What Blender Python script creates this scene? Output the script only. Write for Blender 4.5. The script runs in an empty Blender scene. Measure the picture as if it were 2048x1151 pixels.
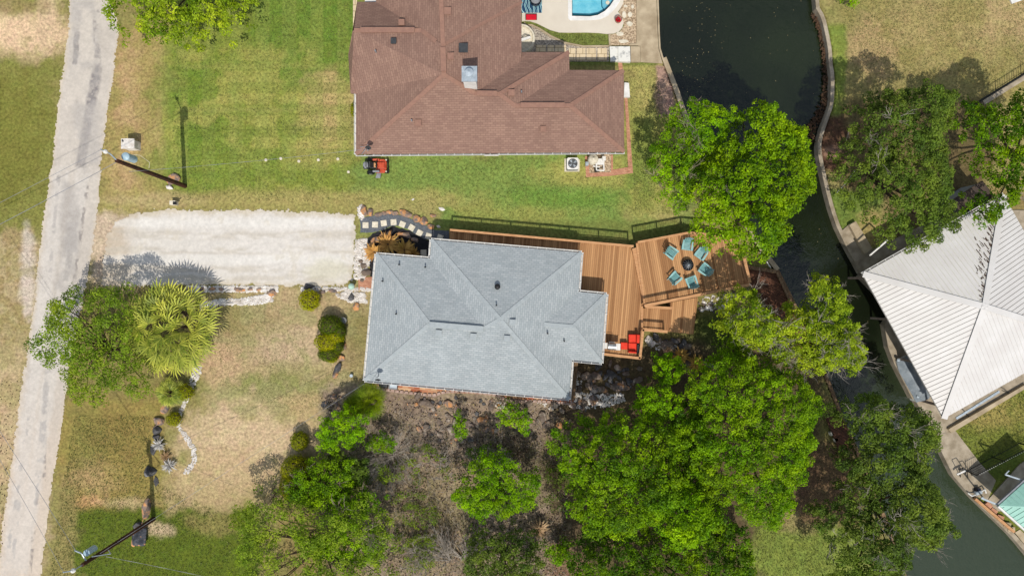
import bpy, bmesh, math, random
import numpy as np
from mathutils import Vector, Matrix
from mathutils.bvhtree import BVHTree
R = math.radians
random.seed(7)
rng = np.random.default_rng(7)
sc = bpy.context.scene
col = sc.collection
# ---------------------------------------------------------------- camera, sky, sun, exposure
H = 50.0                       # the drone hovers 50 m above the lawn, looking straight down
F = 2048*24/36
cam = bpy.data.cameras.new('camera'); cam.lens = 24; cam.sensor_width = 36
cam.clip_start = 0.5; cam.clip_end = 3000
co = bpy.data.objects.new('camera', cam); col.objects.link(co)
co.location = (0, 0, H); co.rotation_euler = (0, 0, 0)
sc.camera = co
ELEV = 58.5
sun_to = Vector((0.054*math.cos(R(ELEV)), -math.cos(R(ELEV)), math.sin(R(ELEV))))
sl = bpy.data.lights.new('sun', 'SUN'); sl.energy = 3.9; sl.angle = R(0.6); sl.color = (1.0, 0.955, 0.88)
so = bpy.data.objects.new('sun', sl); col.objects.link(so)
so.rotation_euler = (-sun_to).to_track_quat('-Z', 'Y').to_euler(); so.location = (0, -30, 60)
w = bpy.data.worlds.new('World'); sc.world = w; w.use_nodes = True
nt = w.node_tree; nt.nodes.clear()
N = nt.nodes.new; L = nt.links.new
out = N('ShaderNodeOutputWorld'); bg = N('ShaderNodeBackground'); sky = N('ShaderNodeTexSky')
sky.sky_type = 'NISHITA'; sky.sun_disc = False; sky.sun_elevation = R(ELEV); sky.sun_rotation = R(177)
bg.inputs['Strength'].default_value = 0.12
tc = N('ShaderNodeTexCoord'); sep = N('ShaderNodeSeparateXYZ'); L(tc.outputs['Generated'], sep.inputs[0])
mz = N('ShaderNodeMath'); mz.operation = 'MAXIMUM'; mz.inputs[1].default_value = 0.08; L(sep.outputs['Z'], mz.inputs[0])
dx = N('ShaderNodeMath'); dx.operation = 'DIVIDE'; L(sep.outputs['X'], dx.inputs[0]); L(mz.outputs[0], dx.inputs[1])
dy = N('ShaderNodeMath'); dy.operation = 'DIVIDE'; L(sep.outputs['Y'], dy.inputs[0]); L(mz.outputs[0], dy.inputs[1])
cb = N('ShaderNodeCombineXYZ'); L(dx.outputs[0], cb.inputs[0]); L(dy.outputs[0], cb.inputs[1])
nz = N('ShaderNodeTexNoise'); nz.inputs['Scale'].default_value = 2.3; nz.inputs['Detail'].default_value = 7; nz.inputs['Roughness'].default_value = .55
L(cb.outputs[0], nz.inputs['Vector'])
rp = N('ShaderNodeValToRGB'); rp.color_ramp.elements[0].position = .46; rp.color_ramp.elements[1].position = .66
L(nz.outputs['Fac'], rp.inputs['Fac'])
mx = N('ShaderNodeMix'); mx.data_type = 'RGBA'; L(rp.outputs['Color'], mx.inputs['Factor']); L(sky.outputs[0], mx.inputs['A']); mx.inputs['B'].default_value = (8.5, 8.8, 9.2, 1)
L(mx.outputs['Result'], bg.inputs['Color']); L(bg.outputs[0], out.inputs[0])
sc.view_settings.view_transform = 'Standard'; sc.view_settings.look = 'None'
sc.view_settings.exposure = 0.0; sc.view_settings.gamma = 1.0
# ---------------------------------------------------------------- helpers
def P(px, py, z=0.0):
    s = (H-z)/F
    return Vector(((px-1024)*s, (575.5-py)*s, z))
def lin(c):
    c = c/255.0
    return c/12.92 if c <= .04045 else ((c+.055)/1.055)**2.4
K = 0.80
def C(r, g, b, k=K):
    return (lin(r)*k, lin(g)*k, lin(b)*k, 1)
MATS = {}
def mat(name, c, c2=None, scale=3.0, rough=.8, detail=6, bump=0.0, bscale=None, metal=0.0, spec=.3, stretch=None, c3=None, lo=.35, hi=.65):
    m = bpy.data.materials.new(name); m.use_nodes = True; t = m.node_tree
    b = t.nodes['Principled BSDF']; b.inputs['Roughness'].default_value = rough; b.inputs['Metallic'].default_value = metal
    b.inputs['Specular IOR Level'].default_value = spec
    g = t.nodes.new('ShaderNodeNewGeometry'); v = g.outputs['Position']
    if stretch:
        mp = t.nodes.new('ShaderNodeMapping'); mp.inputs['Rotation'].default_value = (0, 0, stretch[2]); mp.inputs['Scale'].default_value = (stretch[0], stretch[1], 1)
        t.links.new(v, mp.inputs[0]); v = mp.outputs[0]
    if c2 is None: c2 = tuple(x*.8 for x in c[:3])+(1,)
    n = t.nodes.new('ShaderNodeTexNoise'); n.inputs['Scale'].default_value = scale; n.inputs['Detail'].default_value = detail; n.inputs['Roughness'].default_value = .6
    t.links.new(v, n.inputs['Vector'])
    r = t.nodes.new('ShaderNodeValToRGB'); e = r.color_ramp.elements
    e[0].position = lo; e[0].color = c2; e[1].position = hi; e[1].color = c
    if c3: x = e.new((lo+hi)/2+.04); x.color = c3
    t.links.new(n.outputs['Fac'], r.inputs['Fac']); t.links.new(r.outputs['Color'], b.inputs['Base Color'])
    if bump:
        n2 = t.nodes.new('ShaderNodeTexNoise'); n2.inputs['Scale'].default_value = bscale or scale*4; n2.inputs['Detail'].default_value = 6
        t.links.new(v, n2.inputs['Vector'])
        bp = t.nodes.new('ShaderNodeBump'); bp.inputs['Strength'].default_value = 1.0; bp.inputs['Distance'].default_value = bump
        t.links.new(n2.outputs['Fac'], bp.inputs['Height']); t.links.new(bp.outputs[0], b.inputs['Normal'])
    MATS[name] = m
    return m
def brickmat(name, ca, cb_, mortar, w_, h_, rot=0, uv=False, mort=.02, rough=.85, var=.5, nscale=1.2, nlo=.8, offset=.5, gap=.01, grain=False):
    m = bpy.data.materials.new(name); m.use_nodes = True; t = m.node_tree
    b = t.nodes['Principled BSDF']; b.inputs['Roughness'].default_value = rough; b.inputs['Specular IOR Level'].default_value = .25
    if uv: u = t.nodes.new('ShaderNodeUVMap'); v = u.outputs[0]
    else: u = t.nodes.new('ShaderNodeNewGeometry'); v = u.outputs['Position']
    mp = t.nodes.new('ShaderNodeMapping'); mp.inputs['Rotation'].default_value = (0, 0, rot); mp.inputs['Location'].default_value = (27.3 if w_ > 20 else 0, 0, 0); t.links.new(v, mp.inputs[0])
    br = t.nodes.new('ShaderNodeTexBrick'); br.inputs['Scale'].default_value = 1; br.inputs['Brick Width'].default_value = w_; br.inputs['Row Height'].default_value = h_
    br.inputs['Mortar Size'].default_value = gap; br.inputs['Mortar Smooth'].default_value = .3; br.inputs['Bias'].default_value = 0; br.offset = offset
    br.inputs['Color1'].default_value = ca; br.inputs['Color2'].default_value = cb_; br.inputs['Mortar'].default_value = mortar
    t.links.new(mp.outputs[0], br.inputs['Vector'])
    n = t.nodes.new('ShaderNodeTexNoise'); n.inputs['Scale'].default_value = nscale; n.inputs['Detail'].default_value = 8; n.inputs['Roughness'].default_value = .65
    if grain:
        gmp = t.nodes.new('ShaderNodeMapping'); gmp.inputs['Scale'].default_value = (.35, 5, 1); t.links.new(mp.outputs[0], gmp.inputs[0]); t.links.new(gmp.outputs[0], n.inputs['Vector'])
    else: t.links.new(mp.outputs[0], n.inputs['Vector'])
    mr = t.nodes.new('ShaderNodeMapRange'); mr.inputs['From Min'].default_value = .3; mr.inputs['From Max'].default_value = .7; mr.inputs['To Min'].default_value = nlo; mr.inputs['To Max'].default_value = 1.08
    t.links.new(n.outputs['Fac'], mr.inputs['Value'])
    mu = t.nodes.new('ShaderNodeVectorMath'); mu.operation = 'SCALE'
    t.links.new(br.outputs['Color'], mu.inputs[0]); t.links.new(mr.outputs[0], mu.inputs['Scale'])
    t.links.new(mu.outputs[0], b.inputs['Base Color'])
    bp = t.nodes.new('ShaderNodeBump'); bp.inputs['Distance'].default_value = .01; bp.inputs['Strength'].default_value = .6; bp.invert = True
    t.links.new(br.outputs['Fac'], bp.inputs['Height']); t.links.new(bp.outputs[0], b.inputs['Normal'])
    MATS[name] = m
    return m
ORG = {}
def tag(o, label=None, cat=None, group=None, kind=None):
    if label: o['label'] = label
    if cat: o['category'] = cat
    if group: o['group'] = group
    if kind: o['kind'] = kind
    return o
def thing(name, label, cat, loc=(0, 0, 0), group=None, rz=0):
    o = bpy.data.objects.new(name, None); col.objects.link(o); o.location = loc; o.rotation_euler = (0, 0, rz); o.empty_display_size = .3
    ORG[o.name] = Vector(loc)
    return tag(o, label, cat, group)
def copy_tree(o, parent=None):
    c = o.copy(); col.objects.link(c); c.parent = parent
    for ch in list(o.children): copy_tree(ch, c)
    return c
class MB:
    def __init__(s): s.v = []; s.f = []; s.uv = {}
    def add(s, vs, fs):
        k = len(s.v); s.v += [tuple(x) for x in vs]; s.f += [tuple(i+k for i in f) for f in fs]; return k
    def box(s, c, size, rz=0, rx=0, ry=0):
        M = Matrix.Rotation(rz, 3, 'Z') @ Matrix.Rotation(ry, 3, 'Y') @ Matrix.Rotation(rx, 3, 'X'); c = Vector(c); a, b, d = (q/2 for q in size)
        vs = [c+M@Vector((x*a, y*b, z*d)) for z in (-1, 1) for x, y in ((-1, -1), (1, -1), (1, 1), (-1, 1))]
        s.add(vs, [(3, 2, 1, 0), (4, 5, 6, 7), (0, 1, 5, 4), (1, 2, 6, 5), (2, 3, 7, 6), (3, 0, 4, 7)]); return s
    def beam(s, a, b, w_, h_):
        a = Vector(a); b = Vector(b); d = (b-a).normalized(); up = Vector((0, 0, 1))
        if abs(d.z) > .98: up = Vector((0, 1, 0))
        x = d.cross(up).normalized()*w_/2; y = x.normalized().cross(d).normalized()*h_/2
        vs = [p+q for p in (a, b) for q in (-x-y, x-y, x+y, -x+y)]
        s.add(vs, [(0, 1, 2, 3), (7, 6, 5, 4), (0, 4, 5, 1), (1, 5, 6, 2), (2, 6, 7, 3), (3, 7, 4, 0)]); return s
    def cyl(s, a, b, r1, r2=None, n=12, cap=True):
        a = Vector(a); b = Vector(b); r2 = r1 if r2 is None else r2; d = (b-a).normalized()
        x = d.orthogonal().normalized(); y = d.cross(x)
        vs = [p+(x*math.cos(t)+y*math.sin(t))*r for p, r in ((a, r1), (b, r2)) for t in (2*math.pi*i/n for i in range(n))]
        fs = [(i, (i+1) % n, n+(i+1) % n, n+i) for i in range(n)]
        if cap: fs += [tuple(range(n-1, -1, -1)), tuple(range(n, 2*n))]
        s.add(vs, fs); return s
    def path(s, pts, r, n=5, r2=None):
        k = len(pts)-1; r2 = r if r2 is None else r2
        for i in range(k): s.cyl(pts[i], pts[i+1], r+(r2-r)*i/k, r+(r2-r)*(i+1)/k, n, cap=(i == 0 or i == k-1))
        return s
    def prism(s, pts, z0, z1):
        n = len(pts); A = sum(pts[i][0]*pts[(i+1) % n][1]-pts[(i+1) % n][0]*pts[i][1] for i in range(n))
        if A < 0: pts = pts[::-1]
        vs = [(p[0], p[1], z0) for p in pts]+[(p[0], p[1], z1) for p in pts]
        s.add(vs, [tuple(range(n-1, -1, -1)), tuple(range(n, 2*n))]+[(i, (i+1) % n, n+(i+1) % n, n+i) for i in range(n)]); return s
    def lathe(s, c, prof, n=20):
        c = Vector(c); vs = []; fs = []
        for r, z in prof: vs += [c+Vector((r*math.cos(2*math.pi*i/n), r*math.sin(2*math.pi*i/n), z)) for i in range(n)]
        for k in range(len(prof)-1): fs += [(k*n+i, k*n+(i+1) % n, (k+1)*n+(i+1) % n, (k+1)*n+i) for i in range(n)]
        s.add(vs, fs); return s
    def build(s, name, m, parent=None, smooth=False, org=None, bevel=0):
        if parent is not None: o0 = ORG[parent.name]
        elif org is not None: o0 = Vector(org)
        else:
            a = np.array(s.v); o0 = Vector((float((a[:, 0].min()+a[:, 0].max())/2), float((a[:, 1].min()+a[:, 1].max())/2), float(a[:, 2].min())))
        me = bpy.data.meshes.new(name); me.from_pydata([(x[0]-o0.x, x[1]-o0.y, x[2]-o0.z) for x in s.v], [], s.f)
        if m: me.materials.append(m if not isinstance(m, str) else MATS[m])
        if smooth: me.polygons.foreach_set('use_smooth', [True]*len(me.polygons))
        me.update(); o = bpy.data.objects.new(name, me); col.objects.link(o)
        if parent is not None: o.parent = parent
        else: o.location = o0
        if bevel:
            md = o.modifiers.new('bevel', 'BEVEL'); md.width = bevel; md.segments = 2; md.limit_method = 'ANGLE'
        ORG[o.name] = o0
        return o
def pts(lst, z=0): return [P(a, b, z) for a, b in lst]
def smoothline(lst, it=2, closed=False):
    p = [Vector((a, b)) for a, b in lst]
    for _ in range(it):
        q = []
        n = len(p)
        rngi = range(n if closed else n-1)
        if not closed: q.append(p[0])
        for i in rngi:
            a, b = p[i], p[(i+1) % n]; q += [a*.75+b*.25, a*.25+b*.75]
        if not closed: q.append(p[-1])
        p = q
    return [(v.x, v.y) for v in p]
def sheet(name, lst, z, m, kind='structure', jitter=0, smooth=0, label=None, cat=None, thick=.03, group=None, z0=None):
    if smooth: lst = smoothline(lst, smooth, True)
    if jitter:
        q = []
        n = len(lst)
        for i in range(n):
            a = Vector(lst[i]); b = Vector(lst[(i+1) % n]); k = max(1, int((b-a).length/5)); nn = Vector((-(b-a).y, (b-a).x)).normalized()
            for j in range(k): v = a.lerp(b, j/k)+nn*random.uniform(-jitter, jitter); q.append((v.x, v.y))
        lst = q
    o = MB().prism(pts(lst, z), z-thick if z0 is None else z0, z).build(name, m)
    tag(o, label, cat, group, kind); return o
# value noise
LAT = rng.random((256, 256))
def vnoise(x, y):
    xi = np.floor(x).astype(int); yi = np.floor(y).astype(int); fx = x-xi; fy = y-yi; fx = fx*fx*(3-2*fx); fy = fy*fy*(3-2*fy)
    g = lambda a, b: LAT[a & 255, b & 255]
    return (g(xi, yi)*(1-fx)+g(xi+1, yi)*fx)*(1-fy)+(g(xi, yi+1)*(1-fx)+g(xi+1, yi+1)*fx)*fy
def fbm(x, y, sc_, o=4, seed=0):
    t = 0; a = .5; tot = 0
    for i in range(o):
        t = t+a*vnoise(x/sc_+seed*17.3+i*31.7, y/sc_+seed*9.1+i*11.3); tot += a; a *= .55; sc_ = sc_/2.03
    return t/tot
def pip(x, y, poly):
    r = np.zeros(x.shape, bool); n = len(poly)
    for i in range(n):
        x1, y1 = poly[i][0], poly[i][1]; x2, y2 = poly[(i+1) % n][0], poly[(i+1) % n][1]
        if y1 == y2: continue
        c = ((y1 > y) != (y2 > y)) & (x < (x2-x1)*(y-y1)/(y2-y1)+x1); r ^= c
    return r
def edist(x, y, poly, closed=True):
    d = np.full(x.shape, 1e9); n = len(poly)
    for i in range(n if closed else n-1):
        x1, y1 = poly[i][0], poly[i][1]; x2, y2 = poly[(i+1) % n][0], poly[(i+1) % n][1]
        vx, vy = x2-x1, y2-y1; l = vx*vx+vy*vy+1e-9; t = np.clip(((x-x1)*vx+(y-y1)*vy)/l, 0, 1)
        d = np.minimum(d, np.hypot(x-x1-t*vx, y-y1-t*vy))
    return d
# ---------------------------------------------------------------- materials
mat('gravel_road', C(218, 212, 203), C(186, 179, 171), scale=1.8, rough=.95, detail=12, bump=.012, bscale=26, stretch=(1, .3, R(-7)), c3=C(206, 200, 191), lo=.25, hi=.75)
mat('gravel_drive', C(222, 216, 206), C(196, 189, 174), scale=1.6, rough=.95, detail=12, bump=.012, bscale=26, stretch=(.4, 1, 0), c3=C(212, 206, 195), lo=.25, hi=.75)
mat('tar', C(142, 137, 134), C(196, 190, 182), scale=6, detail=10, rough=.9, stretch=(1, .25, R(-7)), lo=.4, hi=.62)
mat('concrete', C(196, 178, 148), C(160, 142, 114), scale=1.2, rough=.9, bump=.004, bscale=20)
mat('concrete_grey', C(184, 170, 148), C(144, 130, 108), scale=1.5, rough=.9, bump=.004, bscale=20)
mat('patio', C(224, 214, 196), C(214, 203, 185), scale=.5, rough=.8)
mat('white_paint', C(235, 232, 226, .85), C(215, 212, 205, .85), scale=2, rough=.5)
mat('cream_slab', C(232, 222, 200, .85), C(205, 195, 172), scale=6, rough=.85)
mat('marble_slab', C(225, 222, 212, .85), C(150, 150, 148), scale=2.5, rough=.6, lo=.35, hi=.5)
mat('slate_gravel', C(120, 124, 128), C(82, 86, 92), scale=14, rough=.9, bump=.02, bscale=25)
mat('shadow_toned_gravel', C(45, 44, 46), C(24, 24, 28), scale=10, rough=.8, bump=.02, bscale=25)
mat('river_gravel', C(214, 190, 158), C(140, 118, 92), scale=9, rough=.9, bump=.03, bscale=18, lo=.4, hi=.6)
mat('grey_gravel', C(200, 188, 170), C(120, 110, 100), scale=12, rough=.9, bump=.03, bscale=25, lo=.4, hi=.58)
mat('white_stone', C(240, 235, 228, .88), C(206, 196, 184), scale=2.5, rough=.85)
mat('rust_rock', C(214, 154, 100), C(104, 98, 98), scale=2.4, rough=.9, bump=.04, bscale=6, c3=C(160, 134, 114), lo=.36, hi=.6)
mat('grey_rock', C(182, 168, 152), C(112, 100, 92), scale=2, rough=.9, bump=.04, bscale=6, c3=C(122, 106, 92))
mat('dark_rock', C(132, 132, 134), C(72, 70, 70), scale=2, rough=.85, bump=.04, bscale=6, c3=C(94, 92, 92), lo=.35, hi=.7)
mat('patchy_rock', C(196, 142, 92), C(58, 60, 66), scale=2.6, rough=.9, bump=.05, bscale=6, c3=C(88, 90, 96), lo=.45, hi=.66)
mat('bark', C(98, 80, 62), C(56, 44, 34), scale=6, rough=.95)
mat('grey_twig', C(186, 176, 162), C(130, 120, 108), scale=6, rough=.9)
mat('dry_wood', C(176, 160, 140), C(120, 104, 88), scale=6, rough=.9)
mat('pole_wood', C(84, 50, 32), C(52, 30, 20), scale=3, rough=.85, stretch=(1, 1, 0))
mat('galvanised', C(196, 206, 212), C(160, 172, 180), scale=4, rough=.45, metal=.3, spec=.5)
mat('transformer', C(176, 200, 210), C(150, 176, 190), scale=4, rough=.4)
mat('black', C(30, 30, 32), C(18, 18, 20), scale=4, rough=.5)
mat('dark_grey', C(70, 72, 74), C(52, 54, 56), scale=4, rough=.6)
mat('grey_plastic', C(150, 152, 156), C(130, 132, 136), scale=4, rough=.5)
mat('steel', C(205, 205, 202), C(175, 176, 176), scale=5, rough=.35, metal=.6, spec=.5)
mat('orange_paint', C(212, 92, 62), C(176, 66, 44), scale=4, rough=.4)
mat('red_fabric', C(240, 70, 44), C(222, 56, 36), scale=3, rough=.8, bump=.01, bscale=6)
mat('crimson_fabric', C(225, 20, 48), C(200, 14, 38), scale=3, rough=.85, bump=.01, bscale=8)
mat('teal_chair', C(160, 202, 198), C(132, 180, 178), scale=4, rough=.5)
mat('teal_slat', C(130, 178, 178), C(108, 158, 158), scale=4, rough=.5)
mat('navy_metal', C(42, 48, 66), C(24, 28, 40), scale=4, rough=.35, metal=.4)
mat('tarp', C(150, 158, 164), C(120, 130, 138), scale=1.5, rough=.55, bump=.05, bscale=3)
mat('wall_tan', C(196, 178, 150), C(176, 158, 130), scale=3, rough=.9)
mat('wall_grey', C(150, 152, 150), C(136, 138, 136), scale=3, rough=.9)
mat('glass', C(52, 62, 70), C(30, 38, 44), scale=1, rough=.08, spec=.6)
mat('white_metal', C(226, 222, 217, .78), C(216, 211, 205, .78), scale=.6, rough=.45, spec=.4, c3=C(221, 217, 211, .78))
mat('white_metal_stained', C(222, 220, 210, .8), C(206, 202, 190, .8), scale=.8, rough=.55, spec=.3)
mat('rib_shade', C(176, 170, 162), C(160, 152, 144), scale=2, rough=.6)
mat('rust_stain', C(92, 70, 54), C(60, 46, 38), scale=6, rough=.9)
mat('teal_metal', C(160, 206, 190), C(146, 194, 178), scale=.8, rough=.5)
mat('shed_roof', C(104, 92, 84), C(74, 66, 62), scale=.8, rough=.9, c3=C(92, 78, 68), spec=.1)
mat('rail_wood', C(216, 166, 118), C(186, 134, 90), scale=3, rough=.8, stretch=(1, 6, R(5)))
mat('old_wood', C(150, 122, 92), C(98, 74, 52), scale=3, rough=.9, stretch=(6, 1, 0))
mat('grey_brick', C(190, 168, 152), C(160, 136, 120), scale=3, rough=.9)
mat('edging_block', C(196, 170, 156), C(160, 130, 116), scale=5, rough=.9)
mat('mulch', C(96, 76, 68), C(46, 34, 32), scale=10, rough=1, bump=.05, bscale=20)
mat('pink_gravel', C(176, 146, 128), C(130, 100, 88), scale=8, rough=1, bump=.02, bscale=25)
mat('lichen_root', C(110, 84, 62), C(60, 44, 32), scale=8, rough=1, bump=.06, bscale=12)
mat('litter', C(200, 180, 130), C(150, 130, 90), scale=3, rough=.9)
brickmat('shingle_grey', C(177, 182, 182), C(160, 167, 168), C(146, 153, 155), .34, .15, uv=True, nlo=.90, gap=.014, nscale=.6)
brickmat('shingle_brown', C(156, 124, 107), C(140, 109, 95), C(128, 98, 86), .34, .15, uv=True, nlo=.90, gap=.014, nscale=.6)
mat('cap_grey', C(174, 180, 180), C(160, 167, 168), scale=4, rough=.85)
mat('cap_brown', C(160, 122, 103), C(146, 110, 95), scale=4, rough=.85)
brickmat('deck_main', C(212, 162, 112), C(158, 112, 72), C(96, 64, 40), 60, .14, rot=R(90+5), nlo=.84, gap=.007, nscale=2.5, grain=True)
brickmat('deck_platform', C(212, 162, 112), C(158, 112, 72), C(96, 64, 40), 60, .14, rot=R(90-10), nlo=.84, gap=.007, nscale=2.5, grain=True)
brickmat('deck_old', C(150, 106, 78), C(118, 80, 56), C(60, 38, 26), 60, .145, rot=R(90+5), nlo=.75, gap=.01, nscale=2.5)
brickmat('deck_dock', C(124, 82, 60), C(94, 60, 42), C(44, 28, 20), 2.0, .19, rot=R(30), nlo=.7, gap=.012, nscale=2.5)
brickmat('brick_walk', C(212, 158, 126), C(188, 130, 102), C(170, 126, 100), .22, .11, rot=R(3), gap=.008, nlo=.85)
brickmat('brick_basket', C(222, 182, 140), C(176, 96, 64), C(190, 150, 120), .42, .21, rot=R(5), gap=.01, nlo=.85)
brickmat('paver_cream', C(226, 206, 170), C(216, 194, 156), C(176, 156, 122), .45, .45, rot=0, gap=.03, nlo=.9)
brickmat('wall_brick', C(176, 120, 96), C(150, 96, 76), C(180, 170, 160), .22, .08, gap=.01)
# sheet metal for the teal roof etc handled with geometry
def leafmat(name, dark, lite, rough=.6, trans=.35):
    m = bpy.data.materials.new(name); m.use_nodes = True; t = m.node_tree; t.nodes.clear()
    o = t.nodes.new('ShaderNodeOutputMaterial'); a = t.nodes.new('ShaderNodeAttribute'); a.attribute_name = 'tint'
    r = t.nodes.new('ShaderNodeValToRGB'); r.color_ramp.elements[0].color = dark; r.color_ramp.elements[1].color = lite
    t.links.new(a.outputs['Fac'], r.inputs['Fac'])
    d = t.nodes.new('ShaderNodeBsdfPrincipled'); d.inputs['Roughness'].default_value = rough; d.inputs['Specular IOR Level'].default_value = .18
    tr = t.nodes.new('ShaderNodeBsdfTranslucent'); ge_ = t.nodes.new('ShaderNodeNewGeometry'); nn_ = t.nodes.new('ShaderNodeTexNoise'); nn_.inputs['Scale'].default_value = .55; nn_.inputs['Detail'].default_value = 5; t.links.new(ge_.outputs['Position'], nn_.inputs['Vector'])
    hs_ = t.nodes.new('ShaderNodeHueSaturation'); m1_ = t.nodes.new('ShaderNodeMapRange'); m2_ = t.nodes.new('ShaderNodeMapRange'); t.links.new(r.outputs['Color'], hs_.inputs['Color'])
    for q_, lo_, hi_, k_ in ((m1_, .476, .510, 'Hue'), (m2_, 1.25, .85, 'Value')):
        q_.inputs['From Min'].default_value = .32; q_.inputs['From Max'].default_value = .68; q_.inputs['To Min'].default_value = lo_; q_.inputs['To Max'].default_value = hi_; t.links.new(nn_.outputs['Fac'], q_.inputs[0]); t.links.new(q_.outputs[0], hs_.inputs[k_])
    hs_.inputs['Saturation'].default_value = 1.03
    t.links.new(hs_.outputs[0], d.inputs['Base Color']); t.links.new(hs_.outputs[0], tr.inputs['Color'])
    mxs = t.nodes.new('ShaderNodeMixShader'); mxs.inputs[0].default_value = trans
    t.links.new(d.outputs[0], mxs.inputs[1]); t.links.new(tr.outputs[0], mxs.inputs[2]); t.links.new(mxs.outputs[0], o.inputs[0])
    MATS[name] = m; return m
leafmat('leaf_dense', (.04, .095, .004, 1), (.28, .50, .008, 1))
leafmat('leaf_feather', (.07, .17, .004, 1), (.32, .60, .012, 1), trans=.42)
leafmat('leaf_dark', (.03, .055, .010, 1), (.16, .25, .03, 1))
leafmat('leaf_mid', (.045, .11, .004, 1), (.25, .46, .012, 1))
leafmat('leaf_lime', (0.11, 0.2, 0.008, 1), (0.46, 0.6, 0.04, 1), trans=.42)
leafmat('leaf_mesquite', (0.09, 0.16, 0.012, 1), (0.32, 0.46, 0.04, 1), trans=.4)
leafmat('leaf_clip', (0.16, 0.18, 0.004, 1), (0.5, 0.52, 0.015, 1))
leafmat('leaf_clipdark', (0.04, 0.075, 0.004, 1), (0.2, 0.3, 0.01, 1))
leafmat('leaf_palm', (.045, .095, .008, 1), (.50, .53, .09, 1), rough=.45, trans=.12)
leafmat('leaf_gold', (.34, .20, .05, 1), (.66, .44, .13, 1), trans=.25)
leafmat('leaf_straw', (.24, .15, .07, 1), (.58, .42, .24, 1), trans=.2)
leafmat('leaf_silver', (.30, .28, .25, 1), (.74, .72, .68, 1), trans=.15)
leafmat('grass_blade', (.07, .11, .025, 1), (.30, .30, .12, 1), trans=.3)
# ---------------------------------------------------------------- ground, canal, pool cut
LB = [(1306, -900), (1312, -300), (1314, 0), (1316, 60), (1318, 97), (1324, 117), (1352, 190), (1372, 250), (1420, 330), (1470, 420), (1512, 490), (1552, 542), (1580, 598), (1606, 650), (1632, 712), (1649, 752), (1669, 802), (1680, 836), (1706, 890), (1726, 935), (1752, 1000), (1778, 1065), (1806, 1151), (1900, 1400), (2100, 1900)]
RB = [(1600, -900), (1622, -300), (1636, 10), (1650, 33), (1658, 67), (1664, 100), (1665, 127), (1669, 150), (1669, 173), (1668, 207), (1659, 233), (1647, 267), (1642, 290), (1645, 317), (1653, 353), (1661, 388), (1670, 421), (1684, 461), (1729, 544), (1764, 580), (1792, 630), (1781, 650), (1788, 690), (1800, 722), (1836, 792), (1862, 840), (1888, 894), (1914, 947), (1953, 992), (2029, 1066), (2050, 1090), (2300, 1400), (2700, 1900)]
CANAL = LB+RB[::-1]
POOL = [(1144, -220), (1144, 32), (1180, 33), (1196, 30), (1210, 22), (1220, 12), (1228, 0), (1238, -30), (1240, -70), (1238, -220)]
POOLs = POOL
gx = np.concatenate([[-600, -300, -150, -90, -64, -50, -44], np.arange(-40, 40.01, .115), [44, 50, 64, 90, 150, 300, 600]])
gy = np.concatenate([[-600, -300, -150, -90, -60, -40, -30], np.arange(-24, 24.01, .115), [30, 40, 60, 90, 150, 300, 600]])
GX, GY = np.meshgrid(gx, gy); s0 = H/F
px = GX/s0+1024; py = 575.5-GY/s0
inc = pip(px, py, CANAL); inp = pip(px, py, POOLs)
Z = np.zeros(GX.shape); Z[inc] = -2.2; Z[inp] = -1.6
nA = fbm(px, py, 120, 4, 1); nB = fbm(px, py, 40, 4, 2); nC = fbm(px, py, 14, 3, 3); nD = fbm(px, py, 5, 2, 4)
def S(r, g, b): return np.array([lin(r), lin(g), lin(b)])*K
colr = np.zeros(GX.shape+(3,)); colr[:] = S(134, 130, 76)
def lay(mask, c, k=1.0):
    m = (np.clip(mask, 0, 1)*k)[..., None]; global colr; colr = colr*(1-m)+S(*c)*m
def sst(a, b, x): t = np.clip((x-a)/(b-a), 0, 1); return t*t*(3-2*t)
def blob(cx, cy, rx, ry, n=.7, soft=.5):
    d = np.hypot((px-cx)/rx, (py-cy)/ry)+(nB-.5)*n*2+(nC-.5)*n
    return 1-sst(1-soft, 1+soft, d)
def rect(x0, y0, x1, y1, soft=20, n=36):
    qx = px+(nB-.5)*n*2+(nC-.5)*n; qy = py+(nA-.5)*n+(nC-.5)*n
    return sst(x0-soft, x0+soft, qx)*(1-sst(x1-soft, x1+soft, qx))*sst(y0-soft, y0+soft, qy)*(1-sst(y1-soft, y1+soft, qy))
GRN = (112, 134, 48); LUSH = (118, 140, 68); DRY = (176, 160, 98); TAN = (192, 172, 130); OLV = (128, 126, 62); DIRT = (120, 102, 82); SAND = (216, 190, 152)
# left of the road
lay(rect(-900, -900, 125, 470), (122, 124, 62)); lay(blob(40, 65, 110, 48), SAND, .9); lay(blob(95, 30, 30, 60), (200, 178, 140), .8)
lay(blob(30, 10, 60, 18), (140, 128, 82), .8); lay(blob(20, 270, 70, 130), (116, 118, 52), .7)
lay(rect(-900, 470, 80, 2000), (172, 158, 116)); lay(rect(-40, 470, 75, 700)*sst(.45, .6, nC), (140, 124, 80), .7); lay(blob(55, 560, 14, 90), (205, 196, 180), .7)
lay(rect(-900, 760, 50, 2000)*sst(.5, .7, nC), (150, 130, 94), .6); lay(blob(10, 860, 30, 160), (196, 174, 134), .4); lay(rect(-900, 470, 80, 2000)*sst(.5, .6, nB), (142, 136, 84), .45)
# right verge of the road
lay(rect(205, 50, 345, 430), (152, 140, 84)); lay(rect(245, 70, 285, 420)*sst(.3, .6, nB), (176, 150, 108), .75); lay(rect(318, 60, 342, 330), (172, 156, 104), .6)
lay(blob(240, 400, 30, 40), (168, 152, 100), .6)
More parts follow.
